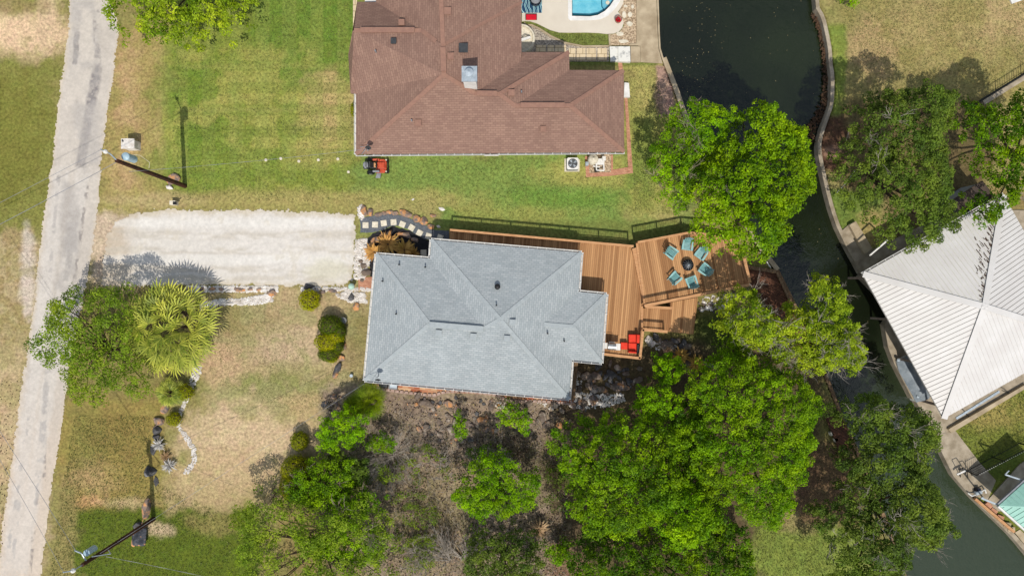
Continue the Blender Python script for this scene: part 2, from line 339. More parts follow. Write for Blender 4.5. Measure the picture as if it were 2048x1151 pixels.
# upper lawn
lay(rect(335, -900, 712, 405), (124, 138, 58)); lay(rect(500, -900, 712, 170), (100, 128, 48), .9); lay(blob(380, 190, 60, 120), (98, 128, 42), .6)
lay(rect(345, 90, 640, 330)*sst(.42, .62, nB), (160, 156, 84), .65); lay(blob(660, 215, 55, 70), (184, 164, 110), .8); lay(blob(640, 300, 60, 30), (176, 164, 98), .6)
lay(blob(430, 330, 150, 50), (108, 134, 50), .5); lay(rect(360, 130, 700, 138, 3, 6), (152, 152, 84), .5); lay(rect(360, 215, 700, 222, 3, 6), (160, 156, 90), .5)
lay((np.sin((px-350)/27.0*math.pi) > 0)*rect(350, -900, 700, 370, 20, 6), (140, 150, 76), .34)
lay((np.sin((py+10)/22.0*math.pi) > 0)*rect(350, -900, 700, 370, 20, 6), (108, 126, 52), .34)
# lawn between the houses
lay(rect(705, 300, 1400, 470), LUSH); lay(blob(1185, 345, 95, 30), (166, 162, 88), .75); lay(blob(820, 400, 150, 22), (160, 154, 90), .7); lay(blob(1040, 430, 120, 22), (150, 152, 80), .6)
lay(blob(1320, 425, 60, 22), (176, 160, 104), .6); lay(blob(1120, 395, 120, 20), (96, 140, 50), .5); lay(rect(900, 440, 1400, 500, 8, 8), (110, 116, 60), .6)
lay(rect(200, 385, 720, 425), (150, 144, 84)); lay(blob(300, 400, 90, 14), (178, 162, 116), .6); lay(blob(560, 395, 130, 14), (160, 152, 92), .6)
lay(rect(700, 395, 890, 445), (156, 148, 92), .8)
lay(rect(184, 425, 275, 582, 10, 20), (190, 174, 146), .95)
# right of the brown house
lay(rect(1246, 122, 1352, 420), (150, 150, 80)); lay(blob(1290, 175, 26, 60), (166, 158, 96), .6); lay(blob(1290, 330, 30, 90), (112, 140, 58), .6)
lay(rect(1312, 130, 1350, 232, 5, 8), (160, 132, 116), .95)
lay(rect(1040, -900, 1318, 130, 3, 3), (112, 124, 60))
# front yard
lay(rect(425, 572, 745, 810), (170, 154, 112)); lay(blob(470, 630, 50, 40), (136, 132, 78), .7); lay(blob(545, 665, 60, 30), (150, 140, 92), .6); lay(blob(600, 690, 90, 40), (188, 168, 136), .6)
lay(blob(520, 775, 120, 26), (124, 136, 70), .75); lay(blob(590, 740, 60, 18), (132, 138, 76), .4); lay(blob(440, 730, 40, 50), (192, 166, 128), .7); lay(blob(715, 700, 30, 90), (140, 130, 80), .6)
lay(rect(700, 620, 740, 700), (126, 126, 72), .6)
lay(blob(500, 880, 150, 80), (196, 176, 138), .9); lay(blob(450, 960, 110, 60), (184, 164, 122), .8); lay(blob(620, 820, 70, 30), (176, 158, 110), .7)
lay(rect(425, 585, 735, 830)*sst(.5, .62, nB), (148, 146, 98), .65); lay(rect(380, 700, 735, 1000)*sst(.55, .68, nA*.6+nC*.4), (156, 152, 104), .5)
# left yard
lay(rect(120, 780, 330, 1030), (140, 128, 70)); lay(blob(170, 900, 40, 100), (122, 126, 66), .5); lay(blob(190, 960, 60, 40), (174, 150, 104), .7); lay(blob(180, 1003, 34, 16), (188, 150, 104), .8)
lay(blob(250, 1005, 60, 14), (190, 172, 130), .6); lay(blob(240, 870, 70, 60), (136, 122, 68), .5)
lay(rect(130, 560, 330, 800), (130, 122, 72), .8)
lay(rect(150, 1018, 520, 2000, 10, 16), (90, 106, 34)); lay(blob(320, 1060, 26, 16), (190, 172, 136), .9); lay(rect(95, 960, 155, 1300), (140, 132, 80), .8); lay(blob(420, 1050, 50, 26), (150, 136, 86), .6)
lay(rect(330, 960, 470, 1030, 10, 16)*sst(.4, .6, nB), (170, 152, 110), .7)
# shrub garden (bare leaf litter) in the lower middle
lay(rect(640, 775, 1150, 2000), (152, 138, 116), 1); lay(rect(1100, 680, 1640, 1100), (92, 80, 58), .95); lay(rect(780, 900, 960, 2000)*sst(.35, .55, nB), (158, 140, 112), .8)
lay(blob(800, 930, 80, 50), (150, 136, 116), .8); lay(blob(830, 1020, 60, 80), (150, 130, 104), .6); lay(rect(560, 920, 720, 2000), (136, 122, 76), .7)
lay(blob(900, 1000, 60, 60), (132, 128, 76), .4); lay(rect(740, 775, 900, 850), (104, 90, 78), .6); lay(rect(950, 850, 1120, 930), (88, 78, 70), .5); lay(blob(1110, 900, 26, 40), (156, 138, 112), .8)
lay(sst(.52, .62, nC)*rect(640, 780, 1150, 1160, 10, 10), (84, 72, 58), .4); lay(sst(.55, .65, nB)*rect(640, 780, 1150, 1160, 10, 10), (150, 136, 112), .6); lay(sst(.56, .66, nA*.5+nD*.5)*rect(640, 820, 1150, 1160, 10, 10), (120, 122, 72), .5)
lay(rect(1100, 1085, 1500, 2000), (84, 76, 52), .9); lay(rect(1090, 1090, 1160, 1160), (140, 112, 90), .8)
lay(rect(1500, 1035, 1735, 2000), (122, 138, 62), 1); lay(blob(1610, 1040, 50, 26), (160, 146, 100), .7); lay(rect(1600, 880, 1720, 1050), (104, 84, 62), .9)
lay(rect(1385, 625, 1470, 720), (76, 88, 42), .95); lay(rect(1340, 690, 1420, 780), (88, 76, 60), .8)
# across the canal
lay(rect(1640, -900, 3000, 470), (146, 138, 86)); lay(blob(1700, 20, 60, 40), (136, 134, 78), .7); lay(blob(1750, 90, 50, 60), (182, 154, 114), .5); lay(blob(1900, 60, 130, 70), (170, 154, 102), .5)
lay(rect(1650, 50, 1692, 232, 5, 10), (116, 134, 56), .9); lay(sst(.5, .66, nB)*rect(1690, -900, 3000, 230), (142, 134, 78), .6); lay(blob(2030, 30, 60, 50), (182, 160, 116), .6)
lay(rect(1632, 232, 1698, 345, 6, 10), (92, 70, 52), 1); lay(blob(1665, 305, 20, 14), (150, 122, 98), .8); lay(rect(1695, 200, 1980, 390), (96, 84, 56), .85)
lay(rect(1655, 380, 1760, 500, 6, 12), (104, 128, 54), .9); lay(blob(1740, 460, 26, 34), (168, 150, 98), .8); lay(rect(1760, 380, 1990, 500), (110, 98, 66), .8)
lay(rect(1990, 380, 3000, 700), (134, 120, 74), .9)
lay(rect(1890, 740, 3000, 2000, 6, 10), (112, 122, 52), 1); lay(blob(1985, 830, 70, 36), (158, 146, 84), .8); lay(rect(1935, 900, 3000, 960, 8, 10), (88, 106, 40), .6)
colr *= (0.86+.28*nC+.14*(nB-.5))[..., None]*(0.9+.2*nD)[..., None]
colr *= np.array([1.17, 1.10, 1.14])
far = (np.abs(GX) > 41) | (np.abs(GY) > 25)
colr[far] = S(136, 134, 78)
colr[inc] = S(60, 56, 40)
ny, nx = GX.shape
V = np.stack([GX, GY, Z], -1).reshape(-1, 3)
idx = np.arange(ny*nx).reshape(ny, nx)
Fq = np.stack([idx[:-1, :-1], idx[:-1, 1:], idx[1:, 1:], idx[1:, :-1]], -1).reshape(-1, 4)
def npmesh(name, V, Fq, attrs=None, colors=None):
    me = bpy.data.meshes.new(name); me.vertices.add(len(V)); me.vertices.foreach_set('co', V.astype(np.float32).ravel())
    n = Fq.shape[1]; me.loops.add(Fq.size); me.loops.foreach_set('vertex_index', Fq.astype(np.int32).ravel())
    me.polygons.add(len(Fq)); me.polygons.foreach_set('loop_start', np.arange(0, Fq.size, n, dtype=np.int32)); me.polygons.foreach_set('loop_total', np.full(len(Fq), n, dtype=np.int32))
    me.update(calc_edges=True)
    if attrs is not None:
        a = me.attributes.new('tint', 'FLOAT', 'POINT'); a.data.foreach_set('value', attrs.astype(np.float32))
    if colors is not None:
        a = me.attributes.new('Col', 'FLOAT_COLOR', 'POINT'); a.data.foreach_set('color', np.concatenate([colors, np.ones((len(colors), 1))], 1).astype(np.float32).ravel())
    return me
gm = bpy.data.materials.new('lawn_and_soil'); gm.use_nodes = True; t = gm.node_tree; b = t.nodes['Principled BSDF']; b.inputs['Roughness'].default_value = .95; b.inputs['Specular IOR Level'].default_value = .1
at = t.nodes.new('ShaderNodeAttribute'); at.attribute_name = 'Col'; ge = t.nodes.new('ShaderNodeNewGeometry')
def tn(s_, d_=6, r_=.65):
    n = t.nodes.new('ShaderNodeTexNoise'); n.inputs['Scale'].default_value = s_; n.inputs['Detail'].default_value = d_; n.inputs['Roughness'].default_value = r_; t.links.new(ge.outputs['Position'], n.inputs['Vector']); return n
n1 = tn(5.0); n2 = tn(1.3, 5)
mr = t.nodes.new('ShaderNodeMapRange'); mr.inputs['From Min'].default_value = .3; mr.inputs['From Max'].default_value = .7; mr.inputs['To Min'].default_value = .55; mr.inputs['To Max'].default_value = 1.4; t.links.new(n1.outputs['Fac'], mr.inputs[0])
sm = t.nodes.new('ShaderNodeVectorMath'); sm.operation = 'SCALE'; t.links.new(at.outputs['Color'], sm.inputs[0]); t.links.new(mr.outputs[0], sm.inputs['Scale'])
hs = t.nodes.new('ShaderNodeHueSaturation'); t.links.new(sm.outputs[0], hs.inputs['Color'])
m2 = t.nodes.new('ShaderNodeMapRange'); m2.inputs['From Min'].default_value = .3; m2.inputs['From Max'].default_value = .7; m2.inputs['To Min'].default_value = .485; m2.inputs['To Max'].default_value = .515; t.links.new(n2.outputs['Fac'], m2.inputs[0]); t.links.new(m2.outputs[0], hs.inputs['Hue'])
t.links.new(hs.outputs[0], b.inputs['Base Color'])
n3 = tn(14, 5); bp = t.nodes.new('ShaderNodeBump'); bp.inputs['Distance'].default_value = .05; t.links.new(n3.outputs['Fac'], bp.inputs['Height']); t.links.new(bp.outputs[0], b.inputs['Normal'])
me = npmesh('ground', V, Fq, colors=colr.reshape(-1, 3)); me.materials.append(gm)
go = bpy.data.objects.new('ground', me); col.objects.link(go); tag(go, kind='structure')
# water of the canal
wm = bpy.data.materials.new('canal_water'); wm.use_nodes = True; t = wm.node_tree; b = t.nodes['Principled BSDF']
b.inputs['Roughness'].default_value = .03; b.inputs['IOR'].default_value = 1.45
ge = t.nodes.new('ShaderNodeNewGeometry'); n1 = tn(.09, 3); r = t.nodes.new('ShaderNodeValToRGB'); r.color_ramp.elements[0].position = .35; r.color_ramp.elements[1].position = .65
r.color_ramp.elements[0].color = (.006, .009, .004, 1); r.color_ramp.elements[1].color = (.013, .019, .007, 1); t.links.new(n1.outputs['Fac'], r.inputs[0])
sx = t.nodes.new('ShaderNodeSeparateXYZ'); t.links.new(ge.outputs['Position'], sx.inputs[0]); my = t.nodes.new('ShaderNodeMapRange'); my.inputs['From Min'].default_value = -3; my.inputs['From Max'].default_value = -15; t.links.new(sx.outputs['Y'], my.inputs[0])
mw_ = t.nodes.new('ShaderNodeMix'); mw_.data_type = 'RGBA'; mw_.inputs['B'].default_value = (.028, .040, .021, 1); t.links.new(my.outputs[0], mw_.inputs['Factor']); t.links.new(r.outputs[0], mw_.inputs['A']); t.links.new(mw_.outputs['Result'], b.inputs['Base Color'])  # lighter southwards: sky and cloud reflection painted into the water colour
n2 = tn(1.6, 4); n3 = tn(9, 3); ad = t.nodes.new('ShaderNodeMath'); ad.operation = 'MULTIPLY_ADD'; ad.inputs[1].default_value = .12; t.links.new(n3.outputs['Fac'], ad.inputs[0]); t.links.new(n2.outputs['Fac'], ad.inputs[2])
bp = t.nodes.new('ShaderNodeBump'); bp.inputs['Distance'].default_value = .09; bp.inputs['Strength'].default_value = .6; t.links.new(ad.outputs[0], bp.inputs['Height']); t.links.new(bp.outputs[0], b.inputs['Normal'])
cw = [P(a, b_) for a, b_ in ((1200, -890), (1700, -890), (1900, 300), (2900, 1890), (2000, 1890), (1500, 1000))]
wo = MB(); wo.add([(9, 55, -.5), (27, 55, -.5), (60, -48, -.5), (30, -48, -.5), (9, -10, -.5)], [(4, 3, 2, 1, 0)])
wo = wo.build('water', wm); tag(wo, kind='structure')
# ---------------------------------------------------------------- road and driveway
ROAD = [(141, -300), (139, 0), (136, 60), (129, 100), (128, 135), (121, 165), (117, 200), (112, 250), (105, 310), (97, 360), (92, 400), (86, 440), (80, 490), (72, 540), (69, 600), (60, 660), (52, 720), (42, 770), (34, 830), (26, 900), (14, 980), (4, 1050), (-6, 1151), (-30, 1400),
        (62, 1400), (82, 1151), (90, 1090), (98, 1030), (104, 980), (112, 930), (121, 880), (131, 810), (138, 760), (146, 700), (160, 640), (176, 560), (186, 500), (193, 450), (200, 400), (203, 330), (211, 270), (217, 220), (227, 160), (232, 110), (240, 70), (236, 40), (222, 10), (205, -40), (200, -300)]
def gravel_mat(name, sc_, lo_, hi_):
    m = bpy.data.materials.new(name); m.use_nodes = True; global t, ge; t = m.node_tree; b_ = t.nodes['Principled BSDF']; b_.inputs['Roughness'].default_value = .95; b_.inputs['Specular IOR Level'].default_value = .15
    at_ = t.nodes.new('ShaderNodeAttribute'); at_.attribute_name = 'Col'; ge = t.nodes.new('ShaderNodeNewGeometry'); n_ = tn(sc_, 10, .75)
    r_ = t.nodes.new('ShaderNodeMapRange'); r_.inputs['From Min'].default_value = .3; r_.inputs['From Max'].default_value = .7; r_.inputs['To Min'].default_value = lo_; r_.inputs['To Max'].default_value = hi_; t.links.new(n_.outputs['Fac'], r_.inputs[0])
    s_ = t.nodes.new('ShaderNodeVectorMath'); s_.operation = 'SCALE'; t.links.new(at_.outputs['Color'], s_.inputs[0]); t.links.new(r_.outputs[0], s_.inputs['Scale']); t.links.new(s_.outputs[0], b_.inputs['Base Color'])
    q_ = tn(28, 4); bp_ = t.nodes.new('ShaderNodeBump'); bp_.inputs['Distance'].default_value = .015; t.links.new(q_.outputs['Fac'], bp_.inputs['Height']); t.links.new(bp_.outputs[0], b_.inputs['Normal']); return m
GRAVEL = gravel_mat('worn_gravel', 4.5, .86, 1.1)
def paved(name, poly, z, step, paint, edge):
    """one sheet of small cells whose ragged edge follows the outline plus noise; its own colours are painted on the vertices"""
    global px, py, nA, nB, nC, nD, colr
    keep = (px, py, nA, nB, nC, nD, colr)
    W_ = pts(poly, 0) if 0 else [P(x, y, 0) for x, y in poly]; xs = np.arange(min(v.x for v in W_)-.6, max(v.x for v in W_)+.6, step); ys = np.arange(min(v.y for v in W_)-.6, max(v.y for v in W_)+.6, step)
    X, Y = np.meshgrid(xs, ys); px = X/s0+1024; py = 575.5-Y/s0; nA = fbm(px, py, 120, 4, 1); nB = fbm(px, py, 40, 4, 2); nC = fbm(px, py, 14, 3, 3); nD = fbm(px, py, 5, 2, 4)
    d_ = edist(px, py, poly); ins = pip(px, py, poly); sd = np.where(ins, d_, -d_)+(nC-.5)*edge*1.5+(nD-.5)*edge*1.2+(rng.random(px.shape)-.5)*edge*.9
    colr = paint(sd); idx_ = np.arange(X.size).reshape(X.shape); inside = sd > 0; f = inside[:-1, :-1] & inside[:-1, 1:] & inside[1:, 1:] & inside[1:, :-1]
    Q = np.stack([idx_[:-1, :-1], idx_[:-1, 1:], idx_[1:, 1:], idx_[1:, :-1]], -1)[f]; used = np.unique(Q); mp_ = np.zeros(X.size, int); mp_[used] = np.arange(len(used)); Vv = np.stack([X.ravel()[used], Y.ravel()[used], np.full(len(used), z)], -1)
    me_ = npmesh(name, Vv, mp_[Q], colors=colr.reshape(-1, 3)[used]); me_.materials.append(GRAVEL); o_ = bpy.data.objects.new(name, me_); col.objects.link(o_); tag(o_, kind='structure'); px, py, nA, nB, nC, nD, colr = keep; return o_
def seg(x0, y0, x1, y1, w_, n=6):
    qx = px+(nC-.5)*n; t_ = np.clip((py-y0)/(y1-y0), -.02, 1.02); dd = np.abs(qx-(x0+(x1-x0)*t_)); return (1-sst(w_*.55, w_*1.15, dd))*sst(-.02, .03, (py-y0)/(y1-y0)+(nD-.5)*.05)*(1-sst(.97, 1.02, (py-y0)/(y1-y0)+(nD-.5)*.05))
def road_paint(sd):
    global colr; colr = np.zeros(px.shape+(3,)); colr[:] = S(206, 196, 183); lay(sst(.35, .7, nB), (196, 186, 174), .7); lay(sst(700, 1000, py), (210, 192, 172), .7); lay(1-sst(0, 9, sd), (212, 196, 172), .7)
    sp = .45+.55*sst(.3, .6, nD)
    lay(seg(196, 130, 160, 335, 11)*sp, (136, 130, 128), .95); lay(seg(193, 20, 196, 140, 8)*sp*sst(.4, .6, nC), (146, 140, 136), .8); lay(seg(154, 64, 150, 130, 6)*sp, (140, 134, 130), .95); lay(seg(146, 444, 140, 505, 14)*sp, (150, 144, 140), .8); lay(seg(140, 500, 132, 562, 6)*sp, (118, 112, 108), .95); lay(seg(160, 20, 150, 66, 8)*sp, (180, 172, 164), .6)
    for x0, y0, x1, y1 in ((96, 600, 88, 1000), (60, 830, 18, 1100), (104, 700, 60, 1151), (180, 340, 150, 560), (120, 340, 100, 560), (40, 1000, 20, 1180), (92, 780, 74, 960)): lay(seg(x0, y0, x1, y1, 4, 10)*sst(.42, .62, nC), (142, 135, 130), .85)
    for x0, y0, x1, y1 in ((165, 340, 40, 1151), (125, 340, 15, 1151)): lay(seg(x0, y0, x1, y1, 16, 14), (214, 207, 198), .5)
    lay(seg(150, 330, 128, 600, 24, 16)*sst(.35, .6, nB), (172, 165, 158), .6); lay(seg(165, -40, 175, 330, 30, 16)*sst(.4, .6, nB), (184, 177, 169), .6)
    colr *= (.92+.16*nC)[..., None]*(.93+.14*nD)[..., None]; return colr
def drive_paint(sd):
    global colr; colr = np.zeros(px.shape+(3,)); colr[:] = S(220, 213, 203); lay(1-sst(0, 16, sd+(nB-.5)*20), (202, 188, 162), .75); lay(rect(180, 410, 262, 590, 26, 26), (198, 180, 156), .8)
    hy = py+(nB-.5)*10
    for y0, w_ in ((470, 10), (500, 8), (538, 8), (556, 6)): lay((1-sst(w_*.4, w_*1.3, np.abs(hy-y0)))*sst(.35, .6, fbm(px*.25, py, 12, 3, 6)), (196, 186, 170), .6)
    for y0 in (445, 518): lay(1-sst(4, 14, np.abs(hy-y0)), (230, 225, 216), .6)
    lay(sst(.55, .7, nC)*sst(.45, .6, nB), (204, 194, 176), .5); lay(blob(660, 540, 40, 20), (206, 200, 170), .5); colr *= (.92+.16*nC)[..., None]*(.93+.14*nD)[..., None]; return colr
paved('road', ROAD, .016, .06, road_paint, 4.0)
paved('driveway', [(200, 572), (206, 520), (214, 470), (232, 440), (262, 424), (330, 418), (420, 418), (560, 419), (640, 423), (713, 427), (713, 470), (711, 520), (706, 562), (688, 572), (600, 573), (500, 571), (440, 572), (330, 572), (260, 576)], .024, .07, drive_paint, 5.5)
# ---------------------------------------------------------------- seawalls
def seawall(name, lst, wd, z1, m, label, side=1):
    mb = MB(); L_ = pts(lst, z1); n = len(L_); nr = []
    for i in range(n):
        d = (L_[min(i+1, n-1)]-L_[max(i-1, 0)]); d.z = 0; d.normalize(); nr.append(Vector((-d.y, d.x, 0))*side*wd)
    vs = []
    for i in range(n):
        a = L_[i]; b_ = L_[i]+nr[i]; vs += [(a.x, a.y, -2.1), (b_.x, b_.y, -2.1), (b_.x, b_.y, z1), (a.x, a.y, z1)]
    fs = [(0, 1, 2, 3), (4*n-1, 4*n-2, 4*n-3, 4*n-4)]
    for i in range(n-1):
        k = 4*i
        for j in range(4): fs.append((k+j, k+4+j, k+4+(j+1) % 4, k+(j+1) % 4))
    mb.add(vs, fs); o = mb.build(name, m); bm = bmesh.new(); bm.from_mesh(o.data); bmesh.ops.recalc_face_normals(bm, faces=bm.faces); bm.to_mesh(o.data); bm.free()
    return tag(o, label, 'seawall')
seawall('seawall', [(1306, -560)]+LB[1:6], .12, .11, 'concrete', 'concrete canal edge running past the swimming pool', 1)
seawall('seawall', LB[5:12], .34, .10, 'concrete', 'narrow tan canal wall running from the pool walkway to the wooden dock', 1)
seawall('seawall', LB[11:16], .25, .06, 'old_wood', 'timber canal edge under the sunlit lime green tree', 1)
seawall('seawall', LB[15:-1], .25, .06, 'old_wood', 'timber bank edging beside the old boards and the grey twigged tree', 1)
seawall('seawall', smoothline(RB[1:19], 1), .27, .12, 'concrete_grey', 'curving concrete canal wall past the mulch bed and the big shade tree', -1)
seawall('seawall', RB[18:25], .45, .12, 'concrete_grey', 'concrete canal wall beside the slip of the white roofed boathouse', -1)
seawall('seawall', RB[24:-1], .3, .12, 'concrete_grey', 'concrete canal wall below the iron fence and green roofed boathouse', -1)
sheet('path', [(1276, -560), (1313, -560), (1313, 0), (1315, 60), (1317, 97), (1325, 127), (1281, 124), (1281, 92), (1276, 92)], .1, 'concrete', thick=.15)
# ---------------------------------------------------------------- roofs
def roof(name, pt, faces, m, parent, outline, drop=.2):
    """pt: name -> (px, py, z); faces: (eave edge, corner names)"""
    me = bpy.data.meshes.new(name); bm = bmesh.new(); uvl = bm.loops.layers.uv.new('UVMap'); o0 = ORG[parent.name]
    W = {k: P(*v) for k, v in pt.items()}
    for (ea, eb), names in faces:
        c = [W[n] for n in names]; d = W[eb]-W[ea]; d.z = 0; d.normalize()
        nm = Vector((0, 0, 0))
        for i in range(len(c)): nm += (c[i]-c[0]).cross(c[(i+1) % len(c)]-c[0])
        if nm.z < 0: c = c[::-1]; nm = -nm
        nm.normalize(); up = nm.cross(d)
        f = bm.faces.new([bm.verts.new(x-o0) for x in c])
        for l in f.loops: q = l.vert.co+o0; l[uvl].uv = (q.dot(d), q.dot(up))
    k = len(outline)
    for i in range(k):
        a, b_ = W[outline[i]]-o0, W[outline[(i+1) % k]]-o0; dz = Vector((0, 0, drop))
        bm.faces.new([bm.verts.new(x) for x in (a, b_, b_-dz, a-dz)])
    bmesh.ops.remove_doubles(bm, verts=bm.verts, dist=.001)
    bm.faces.new([bm.verts.new(W[n]-o0-Vector((0, 0, drop-.01))) for n in outline])
    bm.to_mesh(me); bm.free(); me.materials.append(MATS[m])
    o = bpy.data.objects.new(name, me); col.objects.link(o); o.parent = parent; ORG[o.name] = o0
    tri = [f for f in faces]
    vs = [W[k_] for k_ in W]; ks = list(W)
    bv = BVHTree.FromPolygons(vs, [[ks.index(n) for n in names] for _, names in faces])
    return o, W, bv
def hit(bv, px_, py_):
    d = (P(px_, py_, 0)-Vector((0, 0, H))).normalized(); r_ = bv.ray_cast(Vector((0, 0, H)), d)
    return r_[0] if r_[0] is not None else P(px_, py_, 4)
def caps(W, lines, m, parent, w_=.28):
    for a, b_ in lines:
        mb = MB(); A, B = W[a], W[b_]; d = B-A; n_ = max(1, int(d.length/.3))
        for i in range(n_):
            p, q = A+d*(i/n_), A+d*((i+1.1)/n_ if i < n_-1 else 1); mb.beam(p+Vector((0, 0, .012)), q+Vector((0, 0, .004)), w_, .016)
        mb.build('ridge_cap', m, parent)
def gutter(W, lines, parent, m='white_paint', name='gutter'):
    for a, b_ in lines:
        A, B = W[a].copy(), W[b_].copy(); d = (B-A); d.z = 0; dn = d.normalized(); nrm = Vector((dn.y, -dn.x, 0)); mb = MB(); off = nrm*.08+Vector((0, 0, -.07))
        mb.beam(A+off+nrm*.045, B+off+nrm*.045, .022, .12); mb.beam(A+off+Vector((0, 0, -.08)), B+off+Vector((0, 0, -.08)), .09, .02)
        k = int(d.length/.6)
        for i in range(k+1): q = A.lerp(B, i/max(k, 1))+off; mb.beam(q-nrm*.06+Vector((0, 0, .055)), q+nrm*.07+Vector((0, 0, .055)), .035, .02)
        mb.build(name, m, parent)
def walls(name, outline_xy, z1, m, parent, inset=.5, z0=-.05):
    n = len(outline_xy); P2 = [Vector((a.x, a.y)) for a in outline_xy]
    A = sum(P2[i].x*P2[(i+1) % n].y-P2[(i+1) % n].x*P2[i].y for i in range(n)); sg = 1 if A > 0 else -1; q = []
    for i in range(n):
        a, b_, c = P2[i-1], P2[i], P2[(i+1) % n]; d1 = (b_-a).normalized(); d2 = (c-b_).normalized()
        n1_ = Vector((-d1.y, d1.x))*sg; n2_ = Vector((-d2.y, d2.x))*sg; den = 1+n1_.dot(n2_)
        q.append(b_+(n1_+n2_)*inset/max(den, .3))
    mb = MB(); mb.prism(q, z0, z1); o = mb.build(name, m, parent); return q, o
def wall_openings(q, parent, zs=1.0, kinds=None, wm_='glass'):
    n = len(q); A = sum(q[i].x*q[(i+1) % n].y-q[(i+1) % n].x*q[i].y for i in range(n)); sg = 1 if A > 0 else -1
    for i in range(n):
        a, b_ = q[i], q[(i+1) % n]; d = b_-a; l = d.length
        if l < 3: continue
        d.normalize(); nrm = Vector((d.y, -d.x))*sg; k = int(l/3.4)
        for j in range(k):
            c = a+d*(l*(j+.5)/k); door = (j == k//2 and i % 2 == 0)
            wz, hz, ww = (1.05, 2.05, .95) if door else (1.55, 1.15, 1.2)
            c3 = Vector((c.x, c.y, wz+.02)); rz = math.atan2(d.y, d.x); n3_ = Vector((nrm.x, nrm.y, 0))
            f = MB()
            for sx in (-1, 1): f.box(c3+Vector((d.x, d.y, 0))*sx*(ww/2+.03)+n3_*.02, (.08, .1, hz+.14), rz)
            for sz in (-1, 1): f.box(c3+Vector((0, 0, sz*(hz/2+.035)))+n3_*.022, (ww, .1, .07), rz)
            nm = 'door' if door else 'window'
            fo = f.build(nm, 'white_paint', parent); MB().box(c3+n3_*.01, (ww, .05, hz), rz).build('panel' if door else 'pane', 'old_wood' if door else 'glass', fo)
# grey house
gh = thing('grey_house', 'single storey house with hipped pale grey shingle roof beside the wooden deck', 'house', P(950, 640, 0))
E = 2.65
pg = dict(A=(752.7, 508.3, E), B=(860, 517, E), Cc=(862.7, 479.5, E), D=(1163, 505, E), Ee=(1157, 583, E), Ff=(1213, 588.5, E), G=(1203, 725, E), Hh=(1144, 719.5, E), I=(1138, 797.5, E), J=(729.5, 760, E),
          R1=(859, 648, 3.75), R2=(967, 657, 3.75), X=(1000, 638, 3.93), V1=(1088, 648, 3.25), R3=(1146, 653, 3.25))
fg = [(('J', 'A'), ('J', 'A', 'R1')), (('J', 'I'), ('J', 'I', 'X', 'R2', 'R1')), (('A', 'B'), ('A', 'B', 'R2', 'R1')), (('Cc', 'B'), ('Cc', 'B', 'R2', 'X')), (('Cc', 'D'), ('Cc', 'D', 'X')),
      (('D', 'I'), ('D', 'Ee', 'V1', 'Hh', 'I', 'X')), (('Ee', 'Ff'), ('Ee', 'Ff', 'R3', 'V1')), (('Ff', 'G'), ('Ff', 'G', 'R3')), (('Hh', 'G'), ('G', 'Hh', 'V1', 'R3'))]
og = ['A', 'B', 'Cc', 'D', 'Ee', 'Ff', 'G', 'Hh', 'I', 'J']
ro, WG, bvg = roof('roof', pg, fg, 'shingle_grey', gh, og)
caps(WG, [('A', 'R1'), ('J', 'R1'), ('R2', 'X'), ('Cc', 'X'), ('D', 'X'), ('I', 'X'), ('Ff', 'R3'), ('G', 'R3'), ('V1', 'R3')], 'cap_grey', ro)
ORGd = ro
gutter(WG, [(og[(i+1) % 10], og[i]) if 0 else (og[i], og[(i+1) % 10]) for i in range(10)], gh) if 0 else None
def outlen(W, names):
    A = sum(W[names[i]].x*W[names[(i+1) % len(names)]].y-W[names[(i+1) % len(names)]].x*W[names[i]].y for i in range(len(names))); return A
seq = og if outlen(WG, og) > 0 else og[::-1]
gutter(WG, [(seq[i], seq[(i+1) % 10]) for i in range(10)], gh)
rv = MB(); a, b_ = WG['R1'], WG['R2']; rv.beam(a+Vector((0, 0, .09)), b_+Vector((0, 0, .09)), .36, .12); rv.build('ridge_vent', 'cap_grey', ro)
q, wo_ = walls('wall', [WG[k] for k in og], E-.19, 'wall_grey', gh); wall_openings(q, gh)
def pipe_vent(bv, a, b_, par, h=.35, r=.05, m='black'): p = hit(bv, a, b_); MB().cyl(p-Vector((0, 0, .1)), p+Vector((0, 0, h)), r).build('vent_pipe', m, par)
for a, b_ in ((799, 529), (851, 534), (766, 562), (793, 627), (993, 610), (1095, 666), (1128, 681)): pipe_vent(bvg, a, b_, ro)
for a, b_ in ((878, 665), (947, 672), (1014, 676), (1025, 644)):
    p = hit(bvg, a, b_); MB().box(p+Vector((0, 0, .08)), (.34, .34, .16), R(-5)).box(p+Vector((0, 0, .18)), (.42, .4, .05), R(-5)).build('roof_vent', 'cap_grey', ro)
p = hit(bvg, 995, 573); MB().lathe(p, [(.0, 0), (.16, .0), (.14, .2), (.2, .22), (.2, .26), (.12, .4), (.0, .42)], 12).build('turbine_vent', 'black', ro)
# brown house
bh = thing('brown_house', 'large white walled house with brown shingle roof and metal capped chimney', 'house', P(950, 180, 0))
Eb = 3.3
pb = dict(SW=(712, 308, Eb), SE=(1248.5, 303.5, Eb), NE=(1247.5, 140.5, Eb), N2=(1139, 140, Eb), N1=(1138, 104, Eb), EI=(1043.5, 104.5, Eb), EV=(1043, 122, 3.52), EM=(1043.2, 3, 3.52), ET=(1043.5, -330, 3.52),
          V2=(949, 187, 4.82), R4=(999, 188, 4.82), V3=(1030, 211, 4.5), R5=(1140, 211, 4.5), M=(888, 149, 5.55), Nn=(886, 89, 5.6), NT=(868, -330, 6.2), W1=(872, 82, 5.55), W2=(843, 61, 5.2), W0=(708, 61, 5.0),
          Wa=(705, 62, 4.9), Wb=(696.5, 110, 3.6), Wc=(701, 186, 3.5), Wd=(712, 188, 3.35), NW=(714, 4, 3.4), NV=(752, 4, 3.5), NWt=(752, -330, 3.5))
